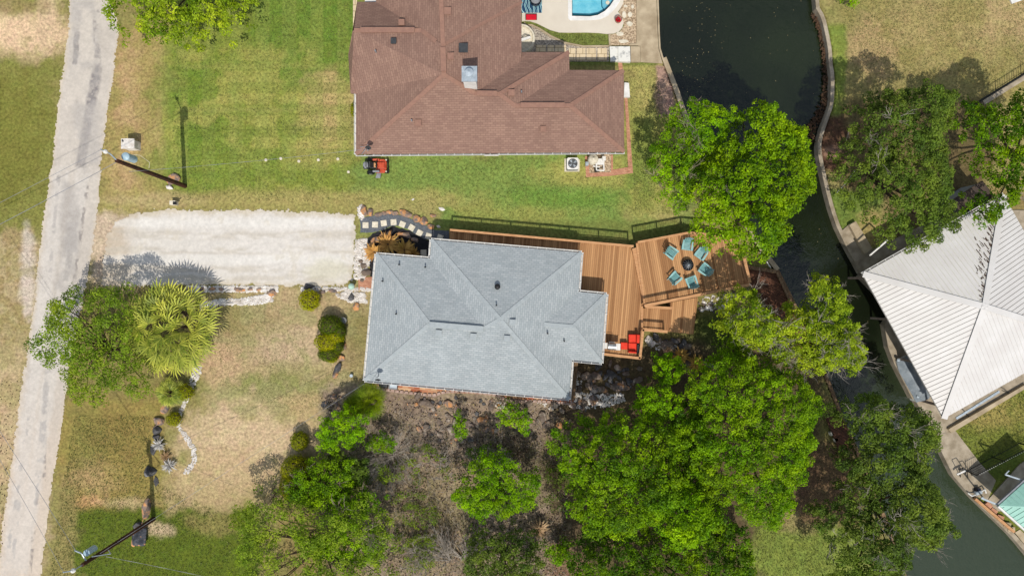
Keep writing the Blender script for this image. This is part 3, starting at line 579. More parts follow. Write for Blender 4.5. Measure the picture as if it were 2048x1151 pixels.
fb = [(('SW', 'SE'), ('SW', 'SE', 'R5', 'V3', 'R4', 'V2', 'M')), (('SE', 'NE'), ('SE', 'NE', 'R5')), (('NE', 'N2'), ('NE', 'N2', 'V3', 'R5')), (('N1', 'N2'), ('N2', 'N1', 'R4', 'V3')), (('N1', 'EI'), ('N1', 'EI', 'EV', 'V2', 'R4')),
      (('EV', 'ET'), ('EV', 'EM', 'Nn', 'M', 'V2')), (('EM', 'ET'), ('EM', 'ET', 'NT', 'Nn')), (('SW', 'Wd'), ('SW', 'Wd', 'M')), (('Wb', 'Wc'), ('Wd', 'Wc', 'Wb', 'W0', 'M')), (('Wb', 'Wc'), ('W0', 'W2', 'M')), (('Wb', 'Wc'), ('W2', 'W1', 'Nn', 'M')),
      (('W0', 'W2'), ('W0', 'NW', 'NV', 'W2')), (('NWt', 'NV'), ('NV', 'NWt', 'NT', 'Nn', 'W1', 'W2')), (('Wb', 'W0'), ('W0', 'Wa', 'Wb'))]
ob = ['SW', 'SE', 'NE', 'N2', 'N1', 'EI', 'EV', 'ET', 'NT', 'NWt', 'NV', 'NW', 'W0', 'Wb', 'Wc', 'Wd']
rb, WB, bvb = roof('roof', pb, fb, 'shingle_brown', bh, ['SW', 'SE', 'NE', 'N2', 'N1', 'EI', 'EV', 'ET', 'NT', 'NWt', 'NV', 'NW', 'Wa', 'Wb', 'Wc', 'Wd'])
caps(WB, [('SW', 'M'), ('M', 'V2'), ('V2', 'R4'), ('R4', 'V3'), ('V3', 'R5'), ('R5', 'NE'), ('R5', 'SE'), ('R4', 'N1'), ('M', 'Nn'), ('Nn', 'NT'), ('Nn', 'EM'), ('W0', 'W2'), ('W2', 'W1')], 'cap_brown', rb)
gutter(WB, [('SW', 'SE')] if outlen(WB, ob) > 0 else [('SE', 'SW')], bh)
gutter(WB, [('Wd', 'SW')], bh)
for a, b_ in (('V2', 'R4'), ('V3', 'R5'), ('Nn', 'M'), ('W0', 'W2')):
    rv = MB(); A, B = WB[a], WB[b_]; rv.beam(A.lerp(B, .1)+Vector((0, 0, .08)), B.lerp(A, .1)+Vector((0, 0, .08)), .34, .09); rv.build('ridge_vent', 'cap_brown', rb)
q, wo_ = walls('wall', [P(a, b_, Eb) for a, b_ in ((712, 308), (1248, 303.5), (1247.5, 140.5), (1139, 140), (1138, 104), (1043, 104), (1043, -330), (714, -330), (714, 60), (700, 110), (702, 188), (712, 188))], Eb-.19, 'white_paint', bh, inset=.5); wall_openings(q, bh)
for a, b_, s_, m_ in ((896, 24, .45, 'cap_brown'), (804, 47, .4, 'cap_brown'), (788, 84, .36, 'dark_grey'), (902, 114, .42, 'cap_brown'), (1023, 187, .42, 'cap_brown'), (837, 247, .42, 'cap_brown'), (1086, 259, .38, 'cap_brown'), (927, 98, .6, 'dark_grey')):
    p = hit(bvb, a, b_); MB().box(p+Vector((0, 0, .09)), (s_*.8, s_*.8, .2)).box(p+Vector((0, 0, .2)), (s_, s_, .06)).build('roof_vent', m_, rb)
for a, b_ in ((752, 104), (824, 242), (1043, 185)): pipe_vent(bvb, a, b_, rb, .3, .05, 'grey_plastic')
# chimney
ch = MB(); ct = P(939, 149, 6.6); cb0 = hit(bvb, 939, 165)
ch.box((ct.x, ct.y, 5.7), (.82, .82, 1.9)); cho = ch.build('chimney', 'white_paint', rb)
MB().box((ct.x, ct.y, 6.70), (.98, .98, .08)).build('chimney_cap', 'galvanised', rb)
MB().lathe((ct.x, ct.y, 6.74), [(0.2, 0), (.2, .25), (.27, .27), (.27, .31), (0, .36)], 16).build('flue', 'galvanised', rb)
# satellite dishes (top level: they stand on the roofs)
def dish(bv, a, b_, label, sgn=1):
    p = hit(bv, a, b_); o = thing('satellite_dish', label, 'satellite dish', p); u = Vector((.0, 0, .9))
    MB().path([p, p+Vector((.05*sgn, .0, .6)), p+Vector((.12*sgn, .05, 1.0))], .03, 6).build('mast', 'grey_plastic', o)
    MB().path([p+Vector((-.6, .1, .02)), p+Vector((.06, 0, .7))], .015, 5).path([p+Vector((-.5, -.4, .02)), p+Vector((.06, 0, .7))], .015, 5).build('brace', 'galvanised', o)
    c = p+Vector((.15, -.1, .95)); vs = []; n = 16; M = Matrix.Rotation(R(62), 3, 'X') @ Matrix.Scale(.62, 3)
    d_ = MB(); prof = [(0, 0), (.12, .012), (.22, .04), (.32, .085), (.32, .095), (.22, .055), (.12, .03), (0, .02)]
    d_.lathe((0, 0, 0), prof, n); d_.v = [tuple(M @ Vector(x)+c) for x in d_.v]; d_.build('dish', 'dark_grey', o)
    MB().path([c+M @ Vector((0, -.3, .03)), c+M @ Vector((0, 0, .42))], .012, 5).box(c+M @ Vector((0, 0, .42)), (.08, .08, .1)).build('receiver_arm', 'grey_plastic', o)
dish(bvg, 757, 751, 'small satellite dish on a braced mast at the grey roof corner')
dish(bvb, 738, 297, 'small satellite dish on a braced mast at the brown roof corner')
# ---------------------------------------------------------------- boathouses
bt = thing('boathouse', 'large boathouse with square hipped white ribbed metal roof over the canal edge', 'boathouse', P(1960, 620, 0))
EB = 3.0
pw = dict(W=(1725.5, 548, EB), N=(2007, 389, EB), E=(2170, 677, EB), S=(1887.5, 836.5, EB), X=(1969, 613, 4.35))
fw = [(('W', 'S'), ('W', 'S', 'X')), (('W', 'N'), ('W', 'N', 'X')), (('N', 'E'), ('N', 'E', 'X')), (('S', 'E'), ('S', 'E', 'X'))]
rw, WW, bvw = roof('roof', pw, fw, 'white_metal', bt, ['W', 'N', 'E', 'S'], drop=.14)
def ribs(a, b_, x, parent, m, sp=.3, w_=.05, h_=.035, start=.3, stain=None):
    d = (b_-a); L0 = d.length; d.normalize(); mb = MB(); nm = (b_-a).cross(x-a).normalized(); nm = nm if nm.z > 0 else -nm; up = nm.cross(d); up = up if up.z > 0 else -up
    tx = (x-a).dot(d); hx = (x-a).dot(up); k = start
    while k < L0-.15:
        hh = hx*k/tx if k < tx else hx*(L0-k)/(L0-tx)
        p = a+d*k; mb.beam(p+nm*.012, p+up*max(hh-.16, .05)+nm*.012, w_, h_); k += sp
    return mb.build('roof_ribs', m, parent)
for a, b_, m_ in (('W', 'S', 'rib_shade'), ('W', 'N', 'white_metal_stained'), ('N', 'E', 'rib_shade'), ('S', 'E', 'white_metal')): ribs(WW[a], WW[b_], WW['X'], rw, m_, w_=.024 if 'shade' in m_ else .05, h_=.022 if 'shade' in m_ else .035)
mb = MB()
for k in 'WNES':
    A, B = WW[k], WW['X']; mb.beam(A+Vector((0, 0, .045)), B+Vector((0, 0, .045)), .42, .03)
mb.build('hip_flashing', 'white_metal', rw)
rs = MB()
for i in range(130):
    f_ = random.uniform(.05, .97); A = WW['X'].lerp(WW['N'], f_); dd = (WW['W']-WW['N']).normalized(); p = A+dd*random.uniform(.25, .34)+Vector((0, 0, -.03)); dn = ((WW['W']+WW['N'])/2-WW['X']).normalized()
    p = p+dd*(random.random()**2.2)*2.2*f_; q0 = hit(bvw, (p.x/(H-p.z))*F+1024, 575.5-(p.y/(H-p.z))*F); l_ = random.uniform(.05, .75)*f_; e_ = q0+dn*l_; e1 = hit(bvw, (e_.x/(H-e_.z))*F+1024, 575.5-(e_.y/(H-e_.z))*F); rs.beam(q0+Vector((0, 0, .02)), e1+Vector((0, 0, .02)), .05, .02)
rs.build('rust_streaks', 'rust_stain', rw)['kind'] = 'stuff'
gutter(WW, [('W', 'N')] if outlen(WW, ['W', 'N', 'E', 'S']) > 0 else [('N', 'W'), ('S', 'W')], bt)
gm_ = MB()
cen = (WW['W']+WW['E'])/2
for f1 in (0, .33, .66, 1):
    for a, b_ in (('W', 'S'), ('N', 'E')):
        p = WW[a].lerp(WW[b_], f1); p = p.lerp(cen, .1); gm_ = MB().beam((p.x, p.y, -1.5), (p.x, p.y, EB-.1), .15, .15); gm_.build('post', 'grey_brick', bt)
sheet('path', [(1684, 461), (1700, 447), (1742, 500), (1790, 478), (1905, 420), (2060, 420), (2250, 640), (2060, 770), (1904, 852), (1893, 853), (1888, 894), (1862, 840), (1836, 792), (1800, 722), (1788, 690), (1781, 650), (1792, 630), (1764, 580), (1729, 544)], .09, 'concrete_grey', thick=.12)
sheet('path', [(1889, 850), (1904, 852), (1960, 925), (1992, 960), (1975, 1000), (1953, 992), (1914, 947), (1888, 894)], .08, 'concrete_grey', thick=.11)
mb = MB().prism(pts([(1699, 450), (1712, 442), (1745, 497), (1730, 508)], .4), .05, .4); tag(mb.build('concrete_step', MATS['concrete']), 'long raised tan concrete step beside the canal corner near the white boathouse', 'step')
tag(MB().prism(pts([(1902, 768), (1900, 859), (1906, 866), (2056, 776), (2056, 768), (1904, 856)], .5)[1:] , 0, .35).build('retaining_wall', MATS['concrete']), 'low tan concrete wall along the lower side of the white boathouse', 'wall')
tag(MB().beam(P(1740, 510, 2.2), P(1775, 480, 2.3), .1, .1).beam(P(1775, 480, 2.3), P(1775, 480, 0), .08, .08).beam(P(1740, 510, 2.2), P(1740, 510, 0), .08, .08).build('handrail', MATS['white_paint']), 'white pipe rail on posts at the upper corner of the white boathouse', 'rail')
bk = thing('long_beam', 'grey steel beam lying along the lower eave of the white boathouse', 'beam', P(1960, 815, .4)); MB().beam(P(1912, 836, 1.2), P(1998, 782, 1.2), .16, .1).build('beam', 'galvanised', bk); MB().beam(P(1930, 824, 1.15), P(1938, 832, .1), .05, .05).beam(P(2004, 780, 1.15), P(2018, 785, .1), .05, .05).build('bracket', 'black', bk)
# shed on the far side of the boathouse
sh = thing('lean_to_shed', 'low flat shed with stained grey roof beside the upper corner of the white boathouse', 'shed', P(1938, 395, 0))
MB().prism(pts([(1899, 404), (1965, 361), (1990, 392), (1932, 430)], 2.5), 2.38, 2.5).build('roof', 'shed_roof', sh); MB().prism(pts([(1903, 405), (1963, 366), (1984, 391), (1932, 425)], 2.2), -.03, 2.37).build('wall', 'wall_grey', sh)
# green roofed boathouse
tb = thing('boathouse', 'open boathouse with pale green ribbed metal roof at the lower right edge', 'boathouse', P(2040, 1030, 0))
pt_ = dict(A=(1998, 1010, 2.9), B=(2080, 936, 2.9), Cq=(2200, 1060, 2.9), Dq=(2090, 1092, 2.9), X=(2115, 1015, 3.9))
ft_ = [(('A', 'B'), ('A', 'B', 'X')), (('A', 'Dq'), ('A', 'Dq', 'X')), (('B', 'Cq'), ('B', 'Cq', 'X')), (('Dq', 'Cq'), ('Dq', 'Cq', 'X'))]
rt, WT, bvt = roof('roof', pt_, ft_, 'teal_metal', tb, ['A', 'B', 'Cq', 'Dq'], drop=.2)
ribs(WT['A'], WT['Dq'], WT['X'], rt, 'teal_metal', sp=.33, w_=.05, h_=.05); ribs(WT['A'], WT['B'], WT['X'], rt, 'teal_metal', sp=.33, w_=.05, h_=.05)
MB().beam(WT['A']+Vector((-.06, -.06, -.06)), WT['Dq']+Vector((-.06, -.06, -.06)), .12, .2).build('fascia', 'white_paint', tb); MB().beam(WT['A']+Vector((-.06, .1, -.06)), WT['B']+Vector((-.06, .1, -.06)), .1, .14).build('gutter', 'grey_plastic', tb)
for a, b_ in ((1960, 992), (2062, 914), (2005, 1014)):
    pass
MB().beam(P(1962, 995, 2.4), P(1999, 1010, 2.7), .12, .12).build('beam', 'galvanised', tb); MB().beam(P(2010, 948, 2.6), P(2052, 962, 2.7), .1, .1).beam(P(2010, 948, 2.6), P(2018, 940, 2.6), .06, .06).build('beam', 'galvanised', tb)
for a, b_ in ((1966, 994), (2012, 949), (2052, 1060)):
    MB().cyl(P(a, b_, 0), P(a, b_, 2.5), .05, n=8).build('post', 'galvanised', tb)
sheet('path', [(1975, 1000), (2040, 928), (2075, 905), (2100, 940), (2000, 1022), (1985, 1018)], .08, 'concrete_grey', thick=.11)
tag(MB().prism(pts([(2010, 1008), (2060, 950), (2100, 990), (2060, 1060)], .1), .03, .1).build('dark_slab', MATS['dark_grey']), 'dark boat slip floor under the pale green roof', 'slip')
tag(MB().beam(P(1949, 996, .3), P(2027, 1062, .3), .18, .25).build('timber_rail', MATS['rail_wood']), 'long orange timber rubbing rail on the canal wall below the green boathouse', 'rail')
for i, (a, b_) in enumerate([(1977, 1009), (1987, 1021), (2000, 1034), (2014, 1048), (2022, 1057)]): 
    o = MB().box(P(a, b_, .12), (.5, .32, .14), R(-45)+i*.2).build('loose_block', MATS['brick_walk'] if i < 3 else MATS['concrete']); tag(o, 'rust brown block in the row along the wall under the green boathouse', 'block', 'loose blocks along the canal wall')
sheet('path', [(2030, 1064), (2040, 1058), (2110, 1120), (2100, 1150)], .06, 'concrete', thick=.09)
wp = thing('water_pump', 'pale canal pump with pipes at the wall corner by the iron fence', 'pump', P(1957, 985, .1)); MB().cyl(P(1950, 986, .3), P(1962, 982, .3), .16).build('motor', 'galvanised', wp); MB().path([P(1952, 988, .3), P(1944, 991, .4), P(1936, 985, .3)], .05, 6).path([P(1962, 982, .4), P(1970, 978, .4), P(1972, 985, .1)], .05, 6).build('pipe', 'white_paint', wp); MB().box(P(1955, 978, .25), (.3, .25, .3)).build('housing', 'navy_metal', wp)
lb = thing('dock_ladder', 'black tubular ladder rail on the canal wall beside the iron fence', 'ladder', P(1925, 945, .1)); MB().path([P(1921, 953, .1), P(1919, 938, .9), P(1928, 934, .9), P(1932, 945, .1)], .03, 6).build('rail', 'black', lb); MB().path([P(1936, 955, .1), P(1934, 942, .9), P(1941, 940, .9), P(1944, 950, .1)], .03, 6).build('rail', 'black', lb); MB().beam(P(1914, 948, .55), P(1931, 940, .55), .12, .08).build('bracket', 'white_paint', lb)
# boat under a tarpaulin, nosing out from under the white roof
bo = thing('covered_boat', 'small boat under a wrinkled grey tarpaulin beside the white boathouse', 'boat', P(1826, 755, -.6))
A, B = P(1803, 716, .3), P(1848, 796, .3); ax = (B-A).normalized(); nrm = Vector((-ax.y, ax.x, 0)); Lb = (B-A).length; mb = MB(); ml = MB(); rows = 22; cols = 9; vv = []; hv = []
for i in range(rows+1):
    t_ = i/rows; wd = .62*(math.sin(min(1, t_*2.2+.35)*math.pi/2))**.6
    for j in range(cols+1):
        u_ = j/cols*2-1; z_ = .35+.45*(1-abs(u_)**1.3)*(.75+.25*t_)+.04*math.sin(t_*19+abs(u_)*6)+random.uniform(-.012, .012)
        vv.append(A+ax*(Lb*t_)+nrm*(wd*u_)+Vector((0, 0, z_-.35)))
mb.add(vv, [(i*(cols+1)+j, i*(cols+1)+j+1, (i+1)*(cols+1)+j+1, (i+1)*(cols+1)+j) for i in range(rows) for j in range(cols)]); mb.build('tarpaulin', 'tarp', bo, smooth=True)
ho = [A+ax*(Lb*i/10)+nrm*(.58*(math.sin(min(1, i/10*2.2+.35)*math.pi/2))**.6) for i in range(11)]+[A+ax*(Lb*i/10)-nrm*(.58*(math.sin(min(1, i/10*2.2+.35)*math.pi/2))**.6) for i in range(10, -1, -1)]
ml.prism([(v.x, v.y) for v in ho], -.75, .28); ml.build('hull', 'white_paint', bo)
for a, b_ in ((1797, 719), (1836, 792)):
    tag(MB().cyl(P(a, b_, -1.5), P(a, b_, .5), .1).lathe(P(a, b_, .5), [(.12, 0), (.12, .03), (0, .1)], 10).build('mooring_post', MATS['galvanised']), 'grey mooring post at the %s end of the tarpaulined boat' % ('upper' if b_ < 750 else 'lower'), 'post')
# ---------------------------------------------------------------- pool terrace
PAT = [(1044, -500), (1300, -500), (1282, -120), (1262, -60), (1251, -20), (1246, 8), (1240, 18), (1236, 24), (1244, 34), (1247, 44), (1245, 55), (1238, 63), (1228, 67), (1214, 68), (1196, 66), (1170, 65), (1140, 65.5), (1118, 65), (1100, 60), (1086, 53), (1074, 47), (1060, 42.5), (1050, 42), (1044, 43)]
# the terrace goes round the pool: one concave outline joined above the frame
cop = [(1136, -260), (1136, 36), (1140, 41), (1180, 41), (1200, 39), (1216, 32), (1230, 18), (1240, 3), (1246, -14), (1250, -40), (1252, -80), (1250, -260)]
patio_poly = PAT[:1]+[(1136, -500)]+cop+[(1250, -500)]+PAT[1:]
sheet('patio', patio_poly, .07, 'patio', thick=.1)
po = thing('swimming_pool', 'blue swimming pool with white rounded coping on the terrace', 'swimming pool', P(1190, -60, 0))
inner = POOL
n = MB().prism(pts(cop+POOL[::-1], .1), -.05, .1); n.build('coping', 'white_paint', po)
pl = bpy.data.materials.new('pool_water'); pl.use_nodes = True; t = pl.node_tree; b = t.nodes['Principled BSDF']; b.inputs['Roughness'].default_value = .08; b.inputs['IOR'].default_value = 1.33
ge = t.nodes.new('ShaderNodeNewGeometry'); n1 = tn(2.2, 5); r = t.nodes.new('ShaderNodeValToRGB'); r.color_ramp.elements[0].position = .3; r.color_ramp.elements[1].position = .7
r.color_ramp.elements[0].color = C(92, 182, 204); r.color_ramp.elements[1].color = C(132, 208, 222); t.links.new(n1.outputs['Fac'], r.inputs[0]); t.links.new(r.outputs[0], b.inputs['Base Color'])
n2 = tn(3, 3); bp = t.nodes.new('ShaderNodeBump'); bp.inputs['Distance'].default_value = .03; t.links.new(n2.outputs['Fac'], bp.inputs['Height']); t.links.new(bp.outputs[0], b.inputs['Normal']); MATS['pool_water'] = pl
mat('pool_tile', C(28, 120, 146), C(20, 100, 124), scale=8, rough=.3); mat('pool_ledge', C(120, 190, 208), C(98, 176, 198), scale=3, rough=.3)
wl = MB(); pp = pts(POOL, -.3)
for i in range(len(pp)-1):
    a, b_ = pp[i], pp[i+1]; wl.add([(a.x, a.y, -1.5), (b_.x, b_.y, -1.5), (b_.x, b_.y, .05), (a.x, a.y, .05)], [(0, 1, 2, 3)])
wl.build('tile_wall', 'pool_tile', po)
MB().add(pts(POOL, -.28), [tuple(range(len(POOL)))]) if 0 else None
w_ = MB(); w_.add(pts(POOL, -.28), [tuple(range(len(POOL)-1, -1, -1))]); w_.build('water_surface', 'pool_water', po)
ld = MB(); ld.add(pts([(1205, -8), (1203, 4), (1204, 14), (1208, 20), (1218, 11), (1226, -1), (1228, -12), (1215, -20)], -.27), [tuple(range(7, -1, -1))]); ld.build('ledge', 'pool_ledge', po)
MB().path([P(1205, -8, -.26), P(1203, 4, -.26), P(1204, 14, -.26), P(1208, 20, -.26)], .04, 6).build('ledge_rim', 'pool_tile', po)
MB().lathe(P(1215, 6, -.3), [(0, .1), (.13, .1), (.15, .05), (.15, 0)], 18).build('drain_cover', 'cream_slab', po)
# rug, bench, chair, planter
rg = bpy.data.materials.new('leaf_rug'); rg.use_nodes = True; t = rg.node_tree; b = t.nodes['Principled BSDF']; b.inputs['Roughness'].default_value = .9
ge = t.nodes.new('ShaderNodeNewGeometry'); n1 = tn(.9, 3); wv = t.nodes.new('ShaderNodeTexWave'); wv.inputs['Scale'].default_value = 1.1; wv.inputs['Distortion'].default_value = 9; wv.inputs['Detail'].default_value = 2; wv.inputs['Detail Scale'].default_value = .8
t.links.new(ge.outputs['Position'], wv.inputs['Vector']); r = t.nodes.new('ShaderNodeValToRGB'); r.color_ramp.interpolation = 'CONSTANT'; e = r.color_ramp.elements; e[0].color = C(24, 62, 96); e[1].position = .42; e[1].color = C(44, 150, 160)
x = e.new(.62); x.color = C(232, 236, 232); x = e.new(.78); x.color = C(120, 196, 200); x = e.new(.9); x.color = C(30, 80, 112)
t.links.new(wv.outputs['Fac'], r.inputs[0]); t.links.new(r.outputs[0], b.inputs['Base Color']); MATS['leaf_rug'] = rg
tag(MB().prism(pts([(1040, -50), (1084, -50), (1084, 26), (1040, 26)], .08), .07, .085).build('rug', rg), 'blue and teal leaf patterned rug beside the brown house', 'rug')
bn = thing('cushioned_bench', 'bench with bright crimson cushion at the end of the leaf patterned rug', 'bench', P(1062, 34, .07))
MB().prism(pts([(1052, 29), (1073, 29), (1073, 39.5), (1052, 39.5)], .45), .33, .47).build('cushion', 'crimson_fabric', bn, bevel=.03); fr = MB().prism(pts([(1051, 28.5), (1074, 28.5), (1074, 40), (1051, 40)], .3), .26, .32)
fr.build('seat_frame', 'dark_grey', bn)
for a, b_ in ((1053, 30), (1072, 30), (1053, 39), (1072, 39)): MB().beam(P(a, b_, .06), P(a, b_, .27), .05, .05).build('leg', 'dark_grey', bn)
rc_ = thing('round_chair', 'round wicker chair with grey cushion on the leaf patterned rug', 'chair', P(1071, 2, .08)); MB().lathe(P(1071, 2, .08), [(.42, 0), (.45, .35), (.4, .42), (.36, .36)], 20).build('frame', 'navy_metal', rc_); MB().lathe(P(1071, 2, .3), [(0, .1), (.3, .1), (.36, .04), (.34, 0)], 20).build('cushion', 'grey_plastic', rc_, smooth=True)
# gravel beds, slabs
sheet('gravel_bed', [(1238, 24), (1252, -10), (1262, -60), (1276, -60), (1276, 91), (1222, 91), (1218, 70), (1238, 66), (1248, 52)], .03, 'river_gravel')
sheet('gravel_path', [(1040, 46), (1049, 52), (1062, 50), (1078, 58), (1100, 72), (1130, 86), (1165, 93), (1218, 92.5), (1218, 123), (1137, 123), (1137, 105), (1040, 105)], .03, 'grey_gravel')
sheet('terrace_kerb', [(1048, 42), (1050, 52), (1063, 51.5), (1078, 59), (1100, 73.5), (1130, 87), (1165, 94), (1218, 93.5), (1218, 90.5), (1166, 91), (1131, 84), (1102, 70.5), (1080, 56), (1064, 48.5), (1053, 49)], .1, 'concrete', label='thin curved tan kerb between the grass crescent and the gravel path', cat='kerb', kind=None, thick=.12)
sheet('terrace_kerb', [(1273, -500), (1278, -500), (1278, 91), (1260, 91), (1260, 87), (1273, 87)], .13, 'concrete', label='straight tan kerb between the river gravel bed and the canal walkway', cat='kerb', kind=None, thick=.15)
sheet('terrace_kerb', [(1217, 68), (1221, 68), (1222, 92), (1218, 92)], .1, 'concrete', label='short tan kerb at the right end of the grass crescent', cat='kerb', kind=None, thick=.12)
sheet('grass_strip', [(1049, 43), (1060, 43.5), (1074, 48), (1086, 54), (1100, 61), (1118, 66), (1140, 66.5), (1196, 67), (1217, 69), (1217, 90), (1166, 91), (1131, 84), (1102, 70.5), (1080, 56), (1064, 48.5), (1052, 49)], .035, None) if 0 else None
for i, (x0, x1, lb_) in enumerate(((1072, 1092, 1), (1095, 1108, 1), (1110, 1132, 1), (1138, 1151, 0), (1153, 1171, 0), (1173, 1192, 0), (1195, 1214, 0))):
    y0, y1 = (90, 103) if lb_ else (96, 121)
    tag(MB().prism(pts([(x0, y0), (x1, y0+.5), (x1, y1), (x0, y1)], .08), .02, .085).build('paver', MATS['paver_cream']), 'cream patterned square paver in the gravel path row above the brown house', 'paver', 'cream pavers in the gravel path')
tag(MB().prism(pts([(1219, 93), (1236, 93), (1236, 123), (1221, 123)], .2), 0, .2).build('stone_step', MATS['marble_slab']), 'narrow mottled white stone step at the end of the paver row', 'step')
tag(MB().prism(pts([(1236.5, 93), (1260, 93), (1261, 124), (1236.5, 123)], .3), 0, .3).build('stone_slab', MATS['marble_slab']), 'mottled white and grey square landing slab next to the canal walkway', 'slab')
tag(MB().prism(pts([(1261, 93), (1280.5, 93), (1280.5, 124), (1261.5, 124)], .18), 0, .2).build('concrete_step', MATS['concrete']), 'tan concrete step between the mottled landing slab and canal walkway', 'step')
for cx_, cy_, ln, wd, a in ((1240, 68, 15, 9, 40), (1246, 83, 20, 7, 15), (1248, 30, 8, 13, 35), (1260, 30, 9, 10, 0), (1259, 48, 12, 10, 10), (1275, 57, 4, 9, 0), (1265, 14, 6, 8, 20), (1251, 13, 7, 5, 0)):
    c = P(cx_, cy_, .05); s_ = H/F; k = 7; q_ = [(c.x+math.cos(i*2*math.pi/k+a)*ln*s_*.55*random.uniform(.8, 1.1), c.y+math.sin(i*2*math.pi/k+a)*wd*s_*.55*random.uniform(.8, 1.1)) for i in range(k)]
    tag(MB().prism(q_, 0, .08+random.random()*.01).build('stepping_stone', MATS['cream_slab']), 'pale flat stepping stone in the river gravel bed beside the pool', 'stone', 'stepping stones in the river gravel')
pn = thing('round_planter', 'round crimson flowering planter at the corner of the pool terrace', 'planter', P(1236, 41, .07)); MB().lathe(P(1236, 41, .07), [(.22, 0), (.27, .3), (.24, .3), (.22, .24), (0, .24)], 18).build('pot', 'wall_brick', pn)
# tub on the terrace
tu = thing('round_tub', 'round cream tub with white lid and dark handle against the brown house', 'tub', P(1041, 82, 0))
MB().lathe(P(1041, 82, 0), [(1.05, 0), (1.05, .55), (1.0, .62), (.9, .62), (.88, .45), (0, .45)], 36).build('shell', 'cream_slab', tu); MB().prism(pts([(1040, 78), (1060, 72), (1062, 76), (1040, 84)], .66), .6, .68).build('lid', 'white_paint', tu); MB().path([P(1042, 76, .8), P(1050, 70, .8), P(1060, 72, .7)], .025, 6).build('handle', 'dark_grey', tu)
tag(MB().prism(pts([(1249, 165), (1258, 166), (1260, 194), (1248, 194)], .35), 0, .35).build('landing_slab', MATS['white_paint']), 'white concrete landing at the right side of the brown house', 'landing')
sheet('brick_path', [(1249, 196), (1255, 196), (1266, 346), (1218, 352), (1172, 354), (1170, 312), (1178, 312), (1179, 346), (1222, 344), (1222, 340), (1256, 334), (1252, 240)], .035, 'brick_walk')
sheet('brick_path', [(1222, 309), (1226, 309), (1226, 340), (1222, 340)], .03, 'brick_walk')
sheet('brick_path', [(1236, 124), (1244, 124), (1246, 140), (1238, 142)], .03, 'brick_walk')
sheet('gravel_bed', [(1178, 308), (1222, 308), (1222, 344), (1179, 346)], .025, 'river_gravel')
sheet('brick_path', [(703, -500), (714, -500), (714, 60), (706, 60), (706, 0)], .03, 'paver_cream')
# air conditioner, pool pump set
ac = thing('air_conditioner', 'square white outdoor fan unit on a cream pad below the brown house', 'air conditioner', P(1144, 329, 0))
MB().prism(pts([(1129, 317), (1160, 319), (1159, 343), (1129, 343)], .08), 0, .08).build('pad', 'cream_slab', ac)
c = P(1145.5, 327, .85); MB().box((c.x, c.y, .45), (.82, .82, .74)).build('case', 'grey_plastic', ac, bevel=.05)
top = MB().prism([(c.x+x*.42, c.y+y*.42) for x, y in ((-.8, -1), (.8, -1), (1, -.8), (1, .8), (.8, 1), (-.8, 1), (-1, .8), (-1, -.8))], .82, .86); to_ = top.build('top_panel', 'white_paint', ac)
MB().lathe((c.x, c.y, .865), [(.33, 0), (.33, .012), (0, .012)], 28).build('fan_opening', 'dark_grey', to_); g_ = MB()
for r_ in (.1, .16, .22, .28, .33): g_.lathe((c.x, c.y, .89), [(r_, 0), (r_+.008, .008), (r_+.016, 0)], 28)
g_.build('grille', 'grey_plastic', to_); fb_ = MB()
for k in range(4):
    a = k*math.pi/2+.6; fb_.prism([(c.x+math.cos(a+u)*rr, c.y+math.sin(a+u)*rr) for u, rr in ((-.1, .05), (-.32, .3), (.32, .3), (.1, .05))], .878, .884)
fb_.build('fan_blades', 'galvanised', to_)
ps = thing('pool_pump_set', 'cream pool filter tank with white pipes and pump on the gravel by the brown house', 'pool pump', P(1195, 328, 0))
MB().lathe(P(1184, 322, 0), [(.3, 0), (.36, .15), (.36, .85), (.25, 1.0), (.06, 1.05), (.06, 1.12), (0, 1.12)], 24).build('filter_tank', 'cream_slab', ps, smooth=True)
MB().box(P(1200, 324, .4), (.5, .42, .5)).box(P(1207, 318, .5), (.25, .3, .7)).build('heater', 'white_paint', ps, bevel=.02); MB().path([P(1192, 318, .7), P(1193, 340, .5), P(1208, 341, .5), P(1207, 318, .7)], .05, 8).path([P(1186, 332, .4), P(1200, 334, .4)], .05, 8).build('pipe', 'white_paint', ps)
MB().cyl(P(1189, 341, .3), P(1198, 340, .3), .13).build('pump_motor', 'black', ps); MB().box(P(1173.5, 328, .25), (.22, .26, .4)).build('control_box', 'galvanised', ps)
# ---------------------------------------------------------------- wooden decks of the grey house
dk = thing('wooden_deck', 'orange brown timber deck wrapping the grey house with railings', 'deck', P(1230, 580, 0))
ZD = .95; ZP = 1.2; ZL = .8
MB().prism(pts([(899, 462), (1268, 494), (1262, 497), (1277, 548), (1291, 601), (1284, 612), (1284, 662), (1281, 716), (1202, 709), (1140, 705), (1130, 560), (1100, 530), (899, 500)], ZD), ZD-.06, ZD).build('main_floor', 'deck_main', dk)
MB().prism(pts([(899, 462), (1268, 494), (1262, 497), (1277, 548), (1291, 601), (1284, 612), (1284, 662), (1281, 716), (1202, 709), (1140, 705), (1130, 560), (1100, 530), (899, 500)], ZD), 0, ZD-.065).build('skirt', 'old_wood', dk)
MB().prism(pts([(1275, 484), (1376, 465), (1470, 478), (1492, 520), (1500, 567), (1290, 610)], ZP), ZP-.06, ZP).build('platform_floor', 'deck_platform', dk)
MB().prism(pts([(1275, 484), (1376, 465), (1470, 478), (1492, 520), (1500, 567), (1290, 610)], ZP-.07), 0, ZP-.065).build('platform_skirt', 'old_wood', dk)
MB().prism(pts([(1264, 497), (1275, 494), (1293, 604), (1286, 603)], ZD+.17), ZD+.01, ZD+.17).build('step_tread', 'rail_wood', dk)
